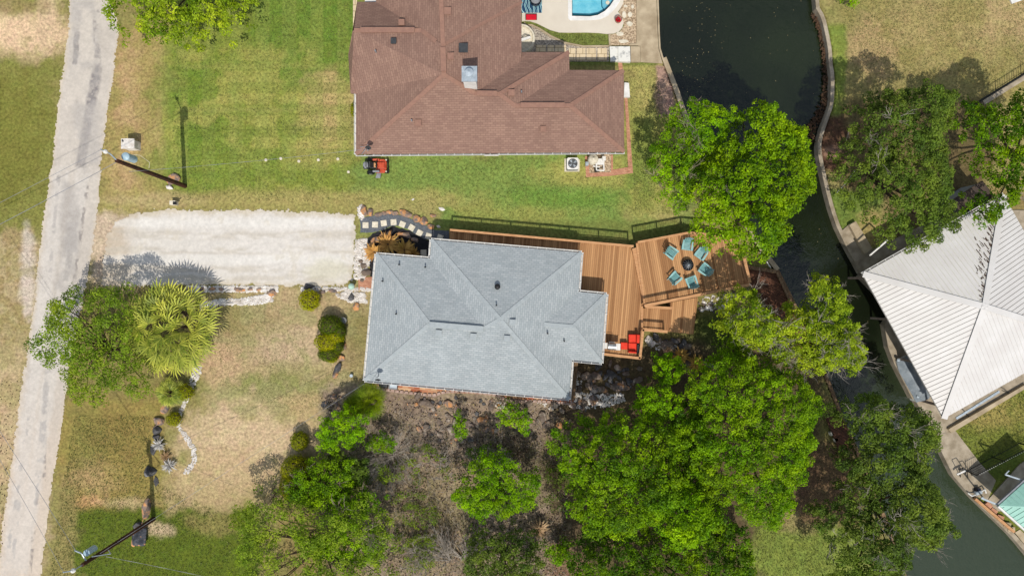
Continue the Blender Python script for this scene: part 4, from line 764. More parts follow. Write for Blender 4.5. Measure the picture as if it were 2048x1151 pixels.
MB().prism(pts([(1284, 616), (1342, 615), (1338, 605), (1396, 594), (1387, 668), (1336, 663), (1284, 656)], ZL), ZL-.06, ZL).build('lower_floor', 'deck_main', dk)
MB().prism(pts([(1284, 616), (1342, 615), (1338, 605), (1396, 594), (1387, 668), (1336, 663), (1284, 656)], ZL), 0, ZL-.065).build('lower_skirt', 'old_wood', dk)
for i, (a, b_) in enumerate((((1273.5, 485), (1289.5, 610)), ((1284, 660), (1284, 612)))): MB().beam(P(*a, (ZP if i == 0 else ZD)+.012), P(*b_, (ZP if i == 0 else ZD)+.012), .14, .02).build('edge_board', 'rail_wood', dk)
tag(MB().prism(pts([(1144, 722), (1156, 722), (1150, 800), (1139, 800)], .6), .1, .62).build('timber_walk', MATS['old_wood']), 'narrow weathered timber walk at the lower right corner of the grey house', 'walkway')
def railing(name, label, lst, zf, h=.95, w_=.15, m='rail_wood', caps_=True, sp=2.0, cat='railing', bal=True):
    W_ = [P(a, b_, zf+h) for a, b_ in lst]; o = thing(name, label, cat, (W_[0].x, W_[0].y, zf)); tr_ = MB(); ba = MB()
    for i in range(len(W_)-1):
        a, b_ = W_[i], W_[i+1]; d = (b_-a).normalized(); tr_.beam(a-d*.04, b_+d*.04, w_, .04); lo_ = Vector((0, 0, -(h-.12))); ba.beam(a+lo_, b_+lo_, .05, .07); ba.beam(a-Vector((0, 0, .07)), b_-Vector((0, 0, .07)), .04, .08)
        L_ = (b_-a).length; k = max(1, round(L_/sp))
        for j in range(k+1):
            if j == 0 and i > 0: continue
            p = a.lerp(b_, j/k); MB().beam(p-Vector((0, 0, h)), p-Vector((0, 0, .02)), .09, .09).build('post', m, o)
        if bal:
            kk = int(L_/.13)
            for j in range(kk): p = a.lerp(b_, (j+.5)/kk); ba.beam(p-Vector((0, 0, h-.12)), p-Vector((0, 0, .06)), .016, .016)
    tr_.build('top_rail', m, o); x_ = ba.build('baluster_panel', m, o); return o
railing('deck_railing', 'long straight railing with orange cap along the upper edge of the main deck', [(901, 459.5), (1266, 492)], ZD)
railing('deck_railing', 'slanting railing at the upper left edge of the chair platform near the big tree', [(1277, 484), (1378, 465), (1440, 470)], ZP)
railing('deck_railing', 'railing with broad cap along the lower edge of the chair platform', [(1290, 611), (1499, 569)], ZP, w_=.2)
railing('deck_railing', 'short railing at the right end of the chair platform facing the canal', [(1500, 564), (1489, 518)], ZP, w_=.2)
railing('deck_railing', 'railing around the red sofa and grill corner of the main deck', [(1202, 707), (1280, 716), (1286, 659), (1334, 663)], ZD, w_=.18)
railing('stair_railing', 'short horizontal rail closing the triangular gap below the chair platform', [(1292, 613), (1344, 616)], ZD, h=.5, w_=.18, bal=False)
dw = thing('canal_dock', 'weathered brown dock boards at the canal in the shade beside the chair platform', 'dock', P(1550, 620, 0))
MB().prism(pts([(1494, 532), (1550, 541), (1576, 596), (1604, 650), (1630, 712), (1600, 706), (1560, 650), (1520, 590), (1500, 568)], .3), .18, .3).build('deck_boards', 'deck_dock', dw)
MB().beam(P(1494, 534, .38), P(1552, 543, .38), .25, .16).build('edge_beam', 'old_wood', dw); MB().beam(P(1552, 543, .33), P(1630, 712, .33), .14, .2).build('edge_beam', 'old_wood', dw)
for a, b_ in ((1554, 546), (1578, 598), (1604, 652), (1630, 714)): MB().cyl(P(a, b_, -2), P(a, b_, .35), .1, n=8).build('pile', 'old_wood', dw)
d2 = thing('canal_dock', 'old brown board landing on the bank left of the grey twigged tree', 'dock', P(1678, 865, 0))
MB().prism(pts([(1651, 834), (1676, 828), (1683, 842), (1689, 841), (1704, 886), (1695, 905), (1688, 920), (1670, 880)], .3), .2, .3).build('deck_boards', 'deck_dock', d2)
for a, b_ in ((1682, 842), (1703, 886), (1690, 922)): MB().cyl(P(a, b_, -2), P(a, b_, .35), .09, n=8).build('pile', 'old_wood', d2)
tag(MB().cyl(P(1541, 535, .2), P(1530, 517, 1.6), .05, n=8).cyl(P(1530, 517, 1.6), P(1521, 506, 2.6), .075, .06, n=8).build('mooring_pole', MATS['white_paint']), 'leaning white pole between the big tree and the canal dock', 'pole')
for a, b_, l_ in ((1662, 866, 'small pale box beside the old board landing'), (1671, 878, 'striped pale crate on the bank beside the old board landing')):
    tag(MB().box(P(a, b_, .15), (.26, .26, .3), .4).build('small_crate', MATS['cream_slab'], bevel=.02), l_, 'crate')
# adirondack chairs and fire pit
def chair_proto():
    o = thing('garden_chair', 'x', 'chair', (0, 0, 0)); T = 'teal_chair'
    st = MB()
    for j in range(6):
        y = .27-.1*j; z = .38-.028*j; st.box((0, y, z), (.52, .098, .022), 0, R(-16))
    st.build('seat', 'teal_slat', o); bk = MB(); rk = R(22)
    for j in range(5):
        x = (j-2)*.105; hgt = .86-.05*abs(j-2)**1.5; fan = (j-2)*.02
        a = Vector((x, -.26, .28)); b_ = Vector((x+fan*2.2, -.26-hgt*math.sin(R(24)), .28+hgt*math.cos(R(24)))); bk.beam(a, b_, .102, .022)
    bk.beam((-.27, -.41, .6), (.27, -.41, .6), .05, .03); bk.build('backrest', 'teal_slat', o)
    for s_ in (-1, 1):
        MB().prism([(s_*.27, .36), (s_*.44, .36), (s_*.45, .1), (s_*.40, -.42), (s_*.30, -.42), (s_*.30, .1)], .56, .59).build('armrest', T, o)
        MB().beam((s_*.31, .3, 0), (s_*.31, .3, .56), .1, .035).build('leg', T, o); MB().beam((s_*.29, .3, .33), (s_*.29, -.52, .05), .035, .13).build('leg', T, o)
    MB().box((0, .33, .33), (.58, .03, .12)).build('front_rail', T, o)
    return o
cp = chair_proto(); fpc = P(1373.5, 530, ZP)
chs = [(1344, 506, 'first teal slatted chair, left of the top chair around the round fire pit'), (1375, 491, 'teal slatted chair directly above the round fire pit, nearest the upper railing'), (1402, 508, 'teal slatted chair at the upper right of the fire pit'),
       (1409, 538, 'teal slatted chair at the right of the fire pit with its back to the canal'), (1383, 562, 'teal slatted chair below the fire pit with its shaded back to the lower railing'), (1351, 555, 'teal slatted chair at the lower left of the fire pit')]
chs[0] = (1344, 506, 'teal slatted chair at the upper left of the fire pit')
extra = [0, -10, 14, -22, 10, 0]
for i, (a, b_, l_) in enumerate(chs):
    o = cp if i == 0 else copy_tree(cp); p = P(a, b_, ZP+.45); d = fpc-p; o.location = (p.x, p.y, ZP+.003); o.rotation_euler = (0, 0, math.atan2(d.y, d.x)-math.pi/2+R(extra[i])); o.scale = (.9, .9, .9); tag(o, l_, 'chair', 'teal chairs around the fire pit')
fp = thing('fire_pit', 'round black fire bowl with domed mesh lid among the teal chairs', 'fire pit', fpc)
MB().lathe(fpc, [(.1, .14), (.3, .2), (.38, .34), (.41, .36), (.38, .38)], 28).build('bowl', 'navy_metal', fp, smooth=True); MB().lathe(fpc, [(.36, .37), (.3, .46), (.16, .53), (0, .55)], 28).build('mesh_lid', 'black', fp, smooth=True)
g_ = MB()
for k in range(6): a = k*math.pi/6; g_.path([fpc+Vector((math.cos(a)*.37*x, math.sin(a)*.37*x, .385+.185*(1-x*x)))for x in (-1, -.66, -.33, 0, .33, .66, 1)], .008, 4)
g_.path([fpc+Vector((-.09, 0, .56)), fpc+Vector((-.05, 0, .62)), fpc+Vector((.05, 0, .62)), fpc+Vector((.09, 0, .56))], .014, 6); g_.build('lid_ribs', 'galvanised', fp)
for k in range(3): a = k*2.09; MB().beam(fpc+Vector((math.cos(a)*.3, math.sin(a)*.3, 0)), fpc+Vector((math.cos(a)*.26, math.sin(a)*.26, .26)), .04, .04).build('leg', 'black', fp)
# red sofa, ottoman, grill
sf = thing('corner_sofa', 'bright red outdoor sofa in the railed corner of the main deck', 'sofa', P(1268, 687, ZD))
def rb_(lst, z0, z1, nm, par, m='red_fabric', bev=.05): return MB().prism(pts(lst, z1), z0, z1).build(nm, m, par, bevel=bev)
rb_([(1257.5, 668), (1273, 668.5), (1273, 684), (1257.5, 684)], ZD+.22, ZD+.46, 'seat_cushion', sf); rb_([(1257, 685), (1273.5, 685.5), (1273, 702), (1257, 701)], ZD+.22, ZD+.45, 'seat_cushion', sf)
rb_([(1273.5, 668.5), (1280, 669), (1279, 686), (1273.5, 685.5)], ZD+.22, ZD+.8, 'back_cushion', sf); rb_([(1257, 702), (1273, 703), (1274, 706.5), (1257, 705)], ZD+.22, ZD+.78, 'back_cushion', sf)
MB().prism(pts([(1257, 667), (1280, 668), (1279, 706), (1257, 705)], ZD+.2), ZD+.05, ZD+.2).build('base', 'dark_grey', sf)
rb_([(1275, 688), (1280.5, 688), (1279.5, 705), (1275, 705)], ZD+.01, ZD+.6, 'side_table', sf, 'dark_grey', .02)
ot = thing('ottoman', 'small square red ottoman between the sofa and the grill', 'ottoman', P(1249, 691, ZD)); rb_([(1241.5, 684), (1255.5, 684.5), (1255.5, 698.5), (1241.5, 698)], ZD+.2, ZD+.45, 'cushion', ot); MB().prism(pts([(1242, 684.5), (1255, 685), (1255, 698), (1242, 697.5)], ZD+.2), ZD+.02, ZD+.2).build('base', 'dark_grey', ot)
gr = thing('gas_grill', 'stainless gas grill with white side shelves beside the red ottoman', 'grill', P(1223, 691, ZD))
MB().prism(pts([(1206, 685), (1215, 685.3), (1215, 697), (1206, 696.5)], ZD+.9), ZD+.84, ZD+.9).build('side_shelf', 'white_paint', gr); MB().prism(pts([(1232, 686.5), (1241, 687), (1240.5, 700), (1232, 699.5)], ZD+.9), ZD+.84, ZD+.9).build('side_shelf', 'white_paint', gr)
lid = MB(); a, b_ = P(1216, 692, ZD+.9), P(1231.5, 693, ZD+.9); vs = []; k = 8; dd = Vector((0, 1, 0))
for q0 in (a, b_):
    for i in range(k+1): t_ = i/k*math.pi; vs.append(q0+Vector((0, math.cos(t_)*.24, math.sin(t_)*.26)))
lid.add(vs, [(i, i+1, k+2+i, k+1+i) for i in range(k)]+[tuple(range(k, -1, -1)), tuple(range(k+1, 2*k+2))]); lo = lid.build('lid', 'steel', gr, smooth=False)
MB().path([a+Vector((.08, .26, .1)), a+Vector((.08, .33, .12)), b_+Vector((-.08, .33, .12)), b_+Vector((-.08, .26, .1))], .015, 6).build('handle', 'steel', lo)
MB().prism([(a.x, a.y-.24), (b_.x, b_.y-.24), (b_.x, b_.y+.24), (a.x, a.y+.24)], ZD+.05, ZD+.88).build('cabinet', 'steel', gr)
# ---------------------------------------------------------------- slate path with pads
sheet('slate_path', [(720, 436), (750, 431), (780, 427), (800, 430), (832, 441), (856, 453), (870, 460), (898, 461), (898, 500), (866, 481), (850, 478), (838, 472), (820, 460), (800, 452), (785, 451), (765, 460), (745, 465), (721, 465)], .03, 'slate_gravel', jitter=.6)
sheet('gravel_bed', [(765, 461), (785, 452), (820, 461), (850, 479), (866, 482), (880, 520), (870, 560), (742, 560), (738, 520), (733, 480), (745, 466)], .02, 'shadow_toned_gravel', jitter=1)  # the eave shadow on this bed is painted into its near-black colour
for cx_, cy_, a in ((731, 450, 0), (750, 449, -2), (767.5, 446, 8), (787, 444, 4), (804.5, 448.5, -22), (823, 455, -30), (839, 465.5, -28), (857, 472, -18), (880, 475, -18), (847, 505, 0)):
    c = P(cx_, cy_, .07); tag(MB().box((c.x, c.y, .04), (.43, .43, .07), R(a)).build('stepping_pad', MATS['cream_slab'], bevel=.01), 'square cream stepping pad on the curved slate path' if cx_ != 847 else 'lone square stepping pad in the shadow toned gravel beside the grey roof corner', 'stepping stone', None if cx_ == 847 else 'cream pads on the slate path')
sheet('brick_patch', [(716, 555), (746, 553), (745, 581), (717, 579)], .03, 'brick_walk')
sheet('brick_walk', [(742, 755), (800, 762), (860, 768), (900, 772), (1150, 790), (1145, 806), (1080, 802), (1010, 794), (1000, 790), (935, 786), (890, 785), (870, 790), (850, 788), (800, 780), (745, 772)], .03, 'brick_basket')
# edging blocks, each its own
kk = smoothline([(758, 776), (790, 781), (830, 786), (868, 790), (884, 784), (910, 781), (960, 784), (1000, 790), (1012, 800), (1040, 802), (1075, 801), (1110, 803), (1152, 807)], 2)
acc = 0; last = None; eb = None
for i in range(len(kk)-1):
    a, b_ = Vector(kk[i]), Vector(kk[i+1]); l_ = (b_-a).length
    while acc < l_:
        q_ = a.lerp(b_, acc/l_); d = b_-a; p = P(q_.x, q_.y, 0); rz_ = -math.atan2(d.y, d.x)+random.uniform(-.1, .1)
        if eb is None: eb = MB().prism([(-.16, -.1), (.16, -.1), (.12, .1), (-.12, .1)], 0, .14).build('edging_block', MATS['edging_block'], bevel=.02, org=(0, 0, 0)); o = eb
        else: o = eb.copy(); col.objects.link(o)
        o.location = (p.x, p.y, 0); o.rotation_euler = (0, 0, rz_); tag(o, 'pinkish edging block in the curved row below the grey house', 'block', 'edging blocks below the grey house'); acc += 9.3
    acc -= l_
# utility boxes at the lower eave
for a, b_, m_, l_ in ((768, 768, 'dark_grey', 'dark low window well box at the lower left eave of the grey house'), (787, 771, 'galvanised', 'pale grey utility box with glossy lid at the lower eave of the grey house')):
    o = thing('utility_box', l_, 'box', P(a, b_, 0)); MB().box(P(a, b_, .3), (.62, .42, .6), R(-5)).build('case', 'dark_grey' if m_ == 'dark_grey' else 'grey_plastic', o, bevel=.02); MB().box(P(a, b_, .63), (.5, .3, .05), R(-5)).build('lid', m_, o)
# green glass ball lamp, small pots
gl = thing('globe_lamp', 'pale green glass globe lamp beside the small brick patch', 'lamp', P(705, 573, 0)); MB().cyl(P(705, 573, 0), P(705, 573, .3), .09, .07).build('stand', 'dark_grey', gl)
mat('pale_green_glass', C(196, 226, 208), C(186, 220, 200), scale=2, rough=.2, spec=.5); MB().lathe(P(704.5, 572.5, .28), [(0.02, 0), (.14, .05), (.22, .16), (.24, .25), (.22, .34), (.14, .45), (0, .5)], 24).build('globe', 'pale_green_glass', gl, smooth=True)
tag(MB().lathe(P(689, 640, 0), [(.2, 0), (.24, .4), (.2, .42), (.16, .36), (0, .36)], 18).build('stump_pot', MATS['wall_grey']), 'round grey stone pot at the upper right of the clipped shrub group', 'pot')
tag(MB().lathe(P(704, 750, 0), [(.1, 0), (.13, .25), (.1, .27), (0, .27)], 14).build('garden_light', MATS['galvanised']), 'tiny round metal light near the lower left corner of the grey house', 'light')
# small paving dots in the lawn
for a, b_ in ((532, 320), (562, 317), (598, 322.5), (637, 320), (676, 318), (697, 344)):
    tag(MB().lathe(P(a, b_, 0), [(.11, 0), (.11, .05), (.08, .07), (0, .07)], 10).build('lawn_marker', MATS['cream_slab']), 'small pale round marker set in the lawn left of the brown house', 'marker', 'pale markers in the lawn') if b_ < 340 else tag(MB().lathe(P(a, b_, 0), [(.1, 0), (.1, .05), (0, .07)], 10).build('lawn_marker', MATS['cream_slab']), 'lone pale round marker in the lawn nearest the red mower', 'marker')
# stone letter box pillar
sp = thing('stone_pillar', 'short white stone block with gabled top beside the gravel road', 'pillar', P(268, 293, 0))
c = P(262, 291, .9); b0 = P(270, 293, 0); MB().prism([(b0.x-.42, b0.y-.3), (b0.x+.42, b0.y-.3), (b0.x+.42, b0.y+.3), (b0.x-.42, b0.y+.3)], 0, .95).build('body', 'white_stone', sp)
tp = MB(); x0, x1, y0, y1 = b0.x-.48, b0.x+.48, b0.y-.36, b0.y+.36; xm = b0.x+.05
tp.add([(x0, y0, .95), (xm, y0, 1.1), (x1, y0, .95), (x0, y1, .95), (xm, y1, 1.1), (x1, y1, .95)], [(0, 1, 4, 3), (1, 2, 5, 4), (0, 2, 1), (3, 4, 5), (0, 3, 5, 2)]); tp.build('cap', 'white_stone', sp); MB().box((x0+.16, y1-.16, 1.03), (.08, .16, .06), .6).build('handle', 'dark_grey', sp)
mbx = thing('meter_box', 'small pale box with dark open top on a stake above the driveway', 'box', P(349, 406, 0)); MB().box(P(348, 406, .25), (.42, .3, .5)).build('case', 'cream_slab', mbx); MB().box(P(349.5, 406, .51), (.26, .22, .04)).build('lid', 'black', mbx); MB().cyl(P(353, 405, 0), P(353, 405, .75), .035).build('stake', 'black', mbx)
# ---------------------------------------------------------------- utility poles and wires
def pole(base, top, zt, label):
    o = thing('utility_pole', label, 'utility pole', P(*base, 0)); b0 = P(*base, 0); t0 = P(*top, zt)
    MB().cyl(b0-Vector((0, 0, .2)), t0, .17, .12, 14).build('pole', 'pole_wood', o); return o, b0, t0
o, b0, t0 = pole((370, 372), (233, 321), 8.7, 'dark brown utility pole with pale blue transformer beside the gravel driveway')
MB().cyl(t0-Vector((-.22, -.36, 1.5)), t0-Vector((-.22, -.36, .6)), .24, n=18).lathe(t0-Vector((-.22, -.36, .6)), [(.26, 0), (.24, .06), (.1, .12), (0, .14)], 18).build('transformer', 'transformer', o, smooth=False)
MB().path([t0-Vector((0, 0, .1)), t0+Vector((-.2, .35, .3)), t0+Vector((-.42, .5, .9))], .045, 6).build('insulator_arm', 'galvanised', o); MB().lathe(t0+Vector((-.3, .42, .55)), [(.07, 0), (.13, .03), (.07, .08), (.13, .12), (.05, .2), (0, .2)], 12).build('insulator', 'white_paint', o)
MB().path([t0-Vector((0, 0, .4)), t0-Vector((.3, -.02, .4))], .04, 6).build('bracket', 'galvanised', o); MB().path([t0+Vector((.6, .5, -.7)), t0+Vector((.9, .5, -1.0)), t0+Vector((1.1, .2, -1.7)), t0+Vector((.9, -.1, -2.0))], .012, 5).build('lead_wire', 'cream_slab', o)
POLE1 = (b0, t0)
o, b0, t0 = pole((307, 1037), (164, 1129), 8.35, 'dark brown utility pole standing beside the big dark boulder')
MB().path([t0-Vector((0, 0, .1)), t0+Vector((0, 0, .8)), t0+Vector((-.3, .1, 1.3))], .04, 6).build('insulator_arm', 'galvanised', o); MB().lathe(t0+Vector((-.02, 0, .75)), [(.07, 0), (.14, .03), (.07, .08), (.14, .12), (.05, .22), (0, .22)], 12).build('insulator', 'white_paint', o)
MB().cyl(t0+Vector((-.1, .5, -1.4)), t0+Vector((-.1, .5, -.6)), .2, n=16).build('transformer', 'transformer', o); MB().path([t0+Vector((0, .1, -.4)), t0+Vector((-.2, .6, -.3)), t0+Vector((-.45, .9, 0))], .05, 6).path([t0+Vector((.1, .2, -.8)), t0+Vector((.7, .0, -1.8)), t0+Vector((.2, 0, -2.4))], .03, 6).build('bracket', 'galvanised', o)
def wire(a, b_, r_, sag, label, m='grey_plastic', n=16, twist=False):
    q_ = [a.lerp(b_, i/n)-Vector((0, 0, sag*4*(i/n)*(1-i/n))) for i in range(n+1)]; mb = MB()
    if twist:
        q2 = []
        k = int((b_-a).length*2.2)
        for s_ in (0, math.pi):
            mb.path([a.lerp(b_, i/k)-Vector((0, 0, sag*4*(i/k)*(1-i/k)))+Vector((0, math.cos(i*.9+s_)*r_, math.sin(i*.9+s_)*r_)) for i in range(k+1)], r_*.8, 4)
    else: mb.path(q_, r_, 4)
    return tag(mb.build('overhead_wire', MATS[m]), label, 'wire')
b1, t1 = POLE1
far1 = P(-560, 700, 8.6); 
wire(t1+Vector((-.45, .5, .8)), far1+Vector((0, .5, .3)), .011, .4, 'upper thin wire running left from the pole by the driveway'); wire(t1+Vector((-.2, 0, -.4)), far1+Vector((0, -.5, -.5)), .016, .5, 'lower thicker wire running left from the pole by the driveway')
wire(t0+Vector((-.4, .9, 0)), P(-500, 130, 8.6), .012, .4, 'thin wire running up and left from the pole by the big boulder', 'grey_plastic'); wire(t0+Vector((-.35, .1, 1.2)), P(-490, 120, 8.9), .010, .4, 'thinner upper wire running up and left from the pole by the big boulder', 'grey_plastic')
wire(P(258, 343, 7.3), P(736, 297, 4.2), .008, .45, 'pale twisted service cable from the driveway pole to the brown house', twist=True)
wire(P(200, 1106, 7.6), P(729, 766, 3.3), .008, .35, 'twisted service cable from the boulder pole to the grey house corner', twist=True); wire(P(212, 1112, 7.4), P(760, 1240, 5), .008, .4, 'twisted service cable leaving the boulder pole towards the lower edge', twist=True)
# ---------------------------------------------------------------- fences
def picket(name, label, a, b_, h, sp, m, capm=None, w_=.02, kind=0):
    A, B = P(*a, 0), P(*b_, 0); o = thing(name, label, 'fence', A); d = B-A; L_ = d.length; d.normalize(); mb = MB(); cp_ = MB(); k = int(L_/sp)
    for i in range(k+1): p = A+d*(i*sp); mb.beam(p, p+Vector((0, 0, h)), w_, w_); cp_.box(p+Vector((0, 0, h+.02)), (w_*1.9, w_*1.9, .04))
    for z in (.15, h-.15): mb.beam(A+Vector((0, 0, z)), B+Vector((0, 0, z)), .03, .04)
    mb.build('pickets', m, o)
    if capm: cp_.build('finials', capm, o)
    for i in range(int(L_/2.2)+1): p = A+d*(i*2.2); MB().beam(p, p+Vector((0, 0, h+.05)), .06, .06).build('post', m, o)
    return o
picket('iron_fence', 'dark iron picket fence with white finials beside the lower right lawn', (1930, 940), (2200, 800), 1.35, .16, 'black', 'white_paint', .02)
picket('iron_fence', 'dark metal fence at the upper right edge behind the trees', (1940, 212), (2250, 20), 1.2, .2, 'dark_grey', None, .03)
tag(MB().beam(P(1966, 206, .12), P(2200, 62, .12), .32, .24).build('retaining_wall', MATS['concrete_grey']), 'low pale wall along the upper right iron fence', 'wall')
wr = thing('wire_fence', 'thin wire fence with steel stakes beside the mulch bed across the canal', 'fence', P(1685, 370, 0))
for a, b_ in ((1672, 387), (1692, 366), (1710, 341)): MB().cyl(P(a, b_, 0), P(a, b_, 1.2), .02, n=6).build('stake', 'galvanised', wr)
MB().path([P(1672, 387, 1.1), P(1692, 366, 1.1), P(1710, 341, 1.1)], .012, 5).path([P(1672, 387, .6), P(1692, 366, .6), P(1710, 341, .6)], .012, 5).build('wire_strand', 'white_paint', wr)
for a, b_, l_ in ((2030, 2, 'white corner of a tarpaulin at the top right edge'),):
    tag(MB().prism(pts([(2008, -30), (2024, 8), (2040, 2), (2056, -4), (2060, -30)], .1), 0, .12).build('tarpaulin', MATS['white_paint']), l_, 'tarpaulin')
# ---------------------------------------------------------------- ride-on mower
mw = thing('ride_on_mower', 'orange and black zero turn mower parked below the brown house', 'mower', P(752, 332, 0)); m0 = P(753, 331.5, .4)
def M_(x, y, z): return Vector((m0.x+x*1.05, m0.y+y*1.0, z))
MB().prism([(m0.x+x, m0.y+y) for x, y in ((-.05, -.5), (.55, -.5), (.72, -.3), (.72, .3), (.55, .5), (-.05, .5))], .16, .36).build('cutting_deck', 'orange_paint', mw, bevel=.04)
MB().box(M_(.3, 0, .48), (.62, .46, .12)).build('foot_pan', 'orange_paint', mw, bevel=.03); MB().beam(M_(.82, -.52, .3), M_(.76, .52, .3), .07, .1).build('front_bar', 'black', mw)
for s_ in (-1, 1):
    MB().box(M_(.0, s_*.42, .52), (.5, .14, .22)).build('fender', 'orange_paint' if s_ > 0 else 'grey_plastic', mw, bevel=.04)
    w0 = MB().cyl(M_(-.42, s_*.36, .27), M_(-.42, s_*.58, .27), .27, n=20).build('rear_wheel', 'black', mw); MB().cyl(M_(-.42, s_*.585, .27), M_(-.42, s_*.595, .27), .13, n=14).build('rim', 'grey_plastic', w0)
    w0 = MB().cyl(M_(.68, s_*.36, .15), M_(.68, s_*.48, .15), .15, n=16).build('front_wheel', 'black', mw); MB().lathe(M_(.68, s_*.42, .42), [(.0, .12), (.05, .1), (.06, 0)], 10).build('caster_cap', 'cream_slab', mw); MB().beam(M_(.68, s_*.42, .4), M_(.4, s_*.24, .4), .06, .05).build('caster_arm', 'orange_paint', mw)
    MB().path([M_(.1, s_*.28, .5), M_(.16, s_*.28, .95), M_(.02, s_*.08, 1.0)], .02, 6).build('steering_lever', 'black', mw)
MB().box(M_(-.12, 0, .62), (.44, .48, .12)).build('seat', 'black', mw, bevel=.05); MB().box(M_(-.34, 0, .82), (.1, .46, .42), 0, 0, R(-12)).build('seat_back', 'dark_grey', mw, bevel=.04); MB().box(M_(-.06, .0, .69), (.14, .34, .03)).build('seat_pad', 'rail_wood', mw)
MB().box(M_(-.68, 0, .5), (.42, .5, .3)).build('engine', 'dark_grey', mw, bevel=.05); MB().lathe(M_(-.68, .02, .65), [(.2, 0), (.2, .08), (.12, .11), (0, .11)], 18).build('air_filter', 'grey_plastic', mw); MB().box(M_(-.66, -.2, .68), (.2, .08, .06)).box(M_(-.7, .2, .68), (.24, .06, .05)).build('engine_trim', 'steel', mw)
MB().prism([(m0.x+x, m0.y+y) for x, y in ((.02, -.5), (.3, -.5), (.26, -.86), (-.1, -.86))], .16, .3).build('discharge_chute', 'grey_plastic', mw, bevel=.02); MB().path([M_(-.45, -.3, .6), M_(-.5, -.3, 1.5), M_(-.5, .3, 1.5), M_(-.45, .3, .6)], .025, 8).build('roll_bar', 'black', mw)
# ---------------------------------------------------------------- trees and plants
def leaves_mesh(name, c, n, size, tint, m, parent, asp=.55, org=None):
    """c: centres (N,3), n: normals (N,3); one kite-shaped leaf spray per centre"""
    Nn = len(c); n = n/np.linalg.norm(n, axis=1, keepdims=True); r = rng.normal(size=(Nn, 3)); a = np.cross(n, r); a /= np.linalg.norm(a, axis=1, keepdims=True)+1e-9; b = np.cross(n, a)
    s = (size*rng.uniform(.65, 1.3, Nn))[:, None] if np.isscalar(size) else size[:, None]
    tip = c+a*s*.6; base = c-a*s*.5; l = c+b*s*asp*.5+n*s*.12; rr = c-b*s*asp*.5+n*s*.12
    V = np.stack([tip, l, base, rr], 1).reshape(-1, 3); Fq = np.arange(4*Nn).reshape(-1, 4); o0 = ORG[parent.name] if parent is not None else Vector(org)
    me = npmesh(name, V-np.array(o0), Fq, attrs=np.repeat(np.clip(tint, 0, 1), 4)); me.materials.append(MATS[m])
    o = bpy.data.objects.new(name, me); col.objects.link(o); ORG[o.name] = o0
    if parent is not None: o.parent = parent
    else: o.location = o0
    return o
def clumps(outline, zb, zt, spacing, hole, seed, edge=.12, ns=2.2, under=.5):
    zc = zb+(zt-zb)*.6; W_ = [P(a, b_, zc) for a, b_ in outline]; X0 = min(v.x for v in W_)-.5; X1 = max(v.x for v in W_)+.5; Y0 = min(v.y for v in W_)-.5; Y1 = max(v.y for v in W_)+.5
    xs = np.arange(X0, X1, spacing); ys = np.arange(Y0, Y1, spacing*.87); A, B = np.meshgrid(xs, ys); A = A+(np.arange(len(ys)) % 2)[:, None]*spacing/2; A = A.ravel()+rng.normal(0, spacing*.28, A.size); B = B.ravel()+rng.normal(0, spacing*.28, B.size)
    poly = [(v.x, v.y) for v in W_]; wob = (fbm(A, B, 1.1, 3, seed)-.5)*1.0; d = edist(A, B, poly); ins = pip(A, B, poly); sd = np.where(ins, d, -d)+wob*edge*6
    keep = sd > .05; nn = fbm(A+50, B+20, ns, 3, seed+3); keep &= nn > hole; A, B, sd, nn = A[keep], B[keep], sd[keep], nn[keep]
    D = np.percentile(sd, 95) if len(sd) else 1; pr = np.sqrt(np.clip(1-(1-np.clip(sd/max(D, .5), 0, 1))**2, 0, 1)); z = zb+(zt-zb)*(.15+.85*pr)*(.74+.75*(fbm(A+9, B+5, 2.4, 4, seed+5)-.35))+rng.normal(0, .12, len(A))
    z = np.clip(z+rng.normal(0, .22, len(A)), zb, zt+.5); c = np.stack([A, B, z], 1); k = rng.random(len(A)) < under; c2 = c[k].copy(); c2[:, 2] -= rng.uniform(.7, 1.6, k.sum()); c2[:, :2] += rng.normal(0, .3, (k.sum(), 2)); c2[:, 2] = np.maximum(c2[:, 2], zb*.8)
    return c, c2
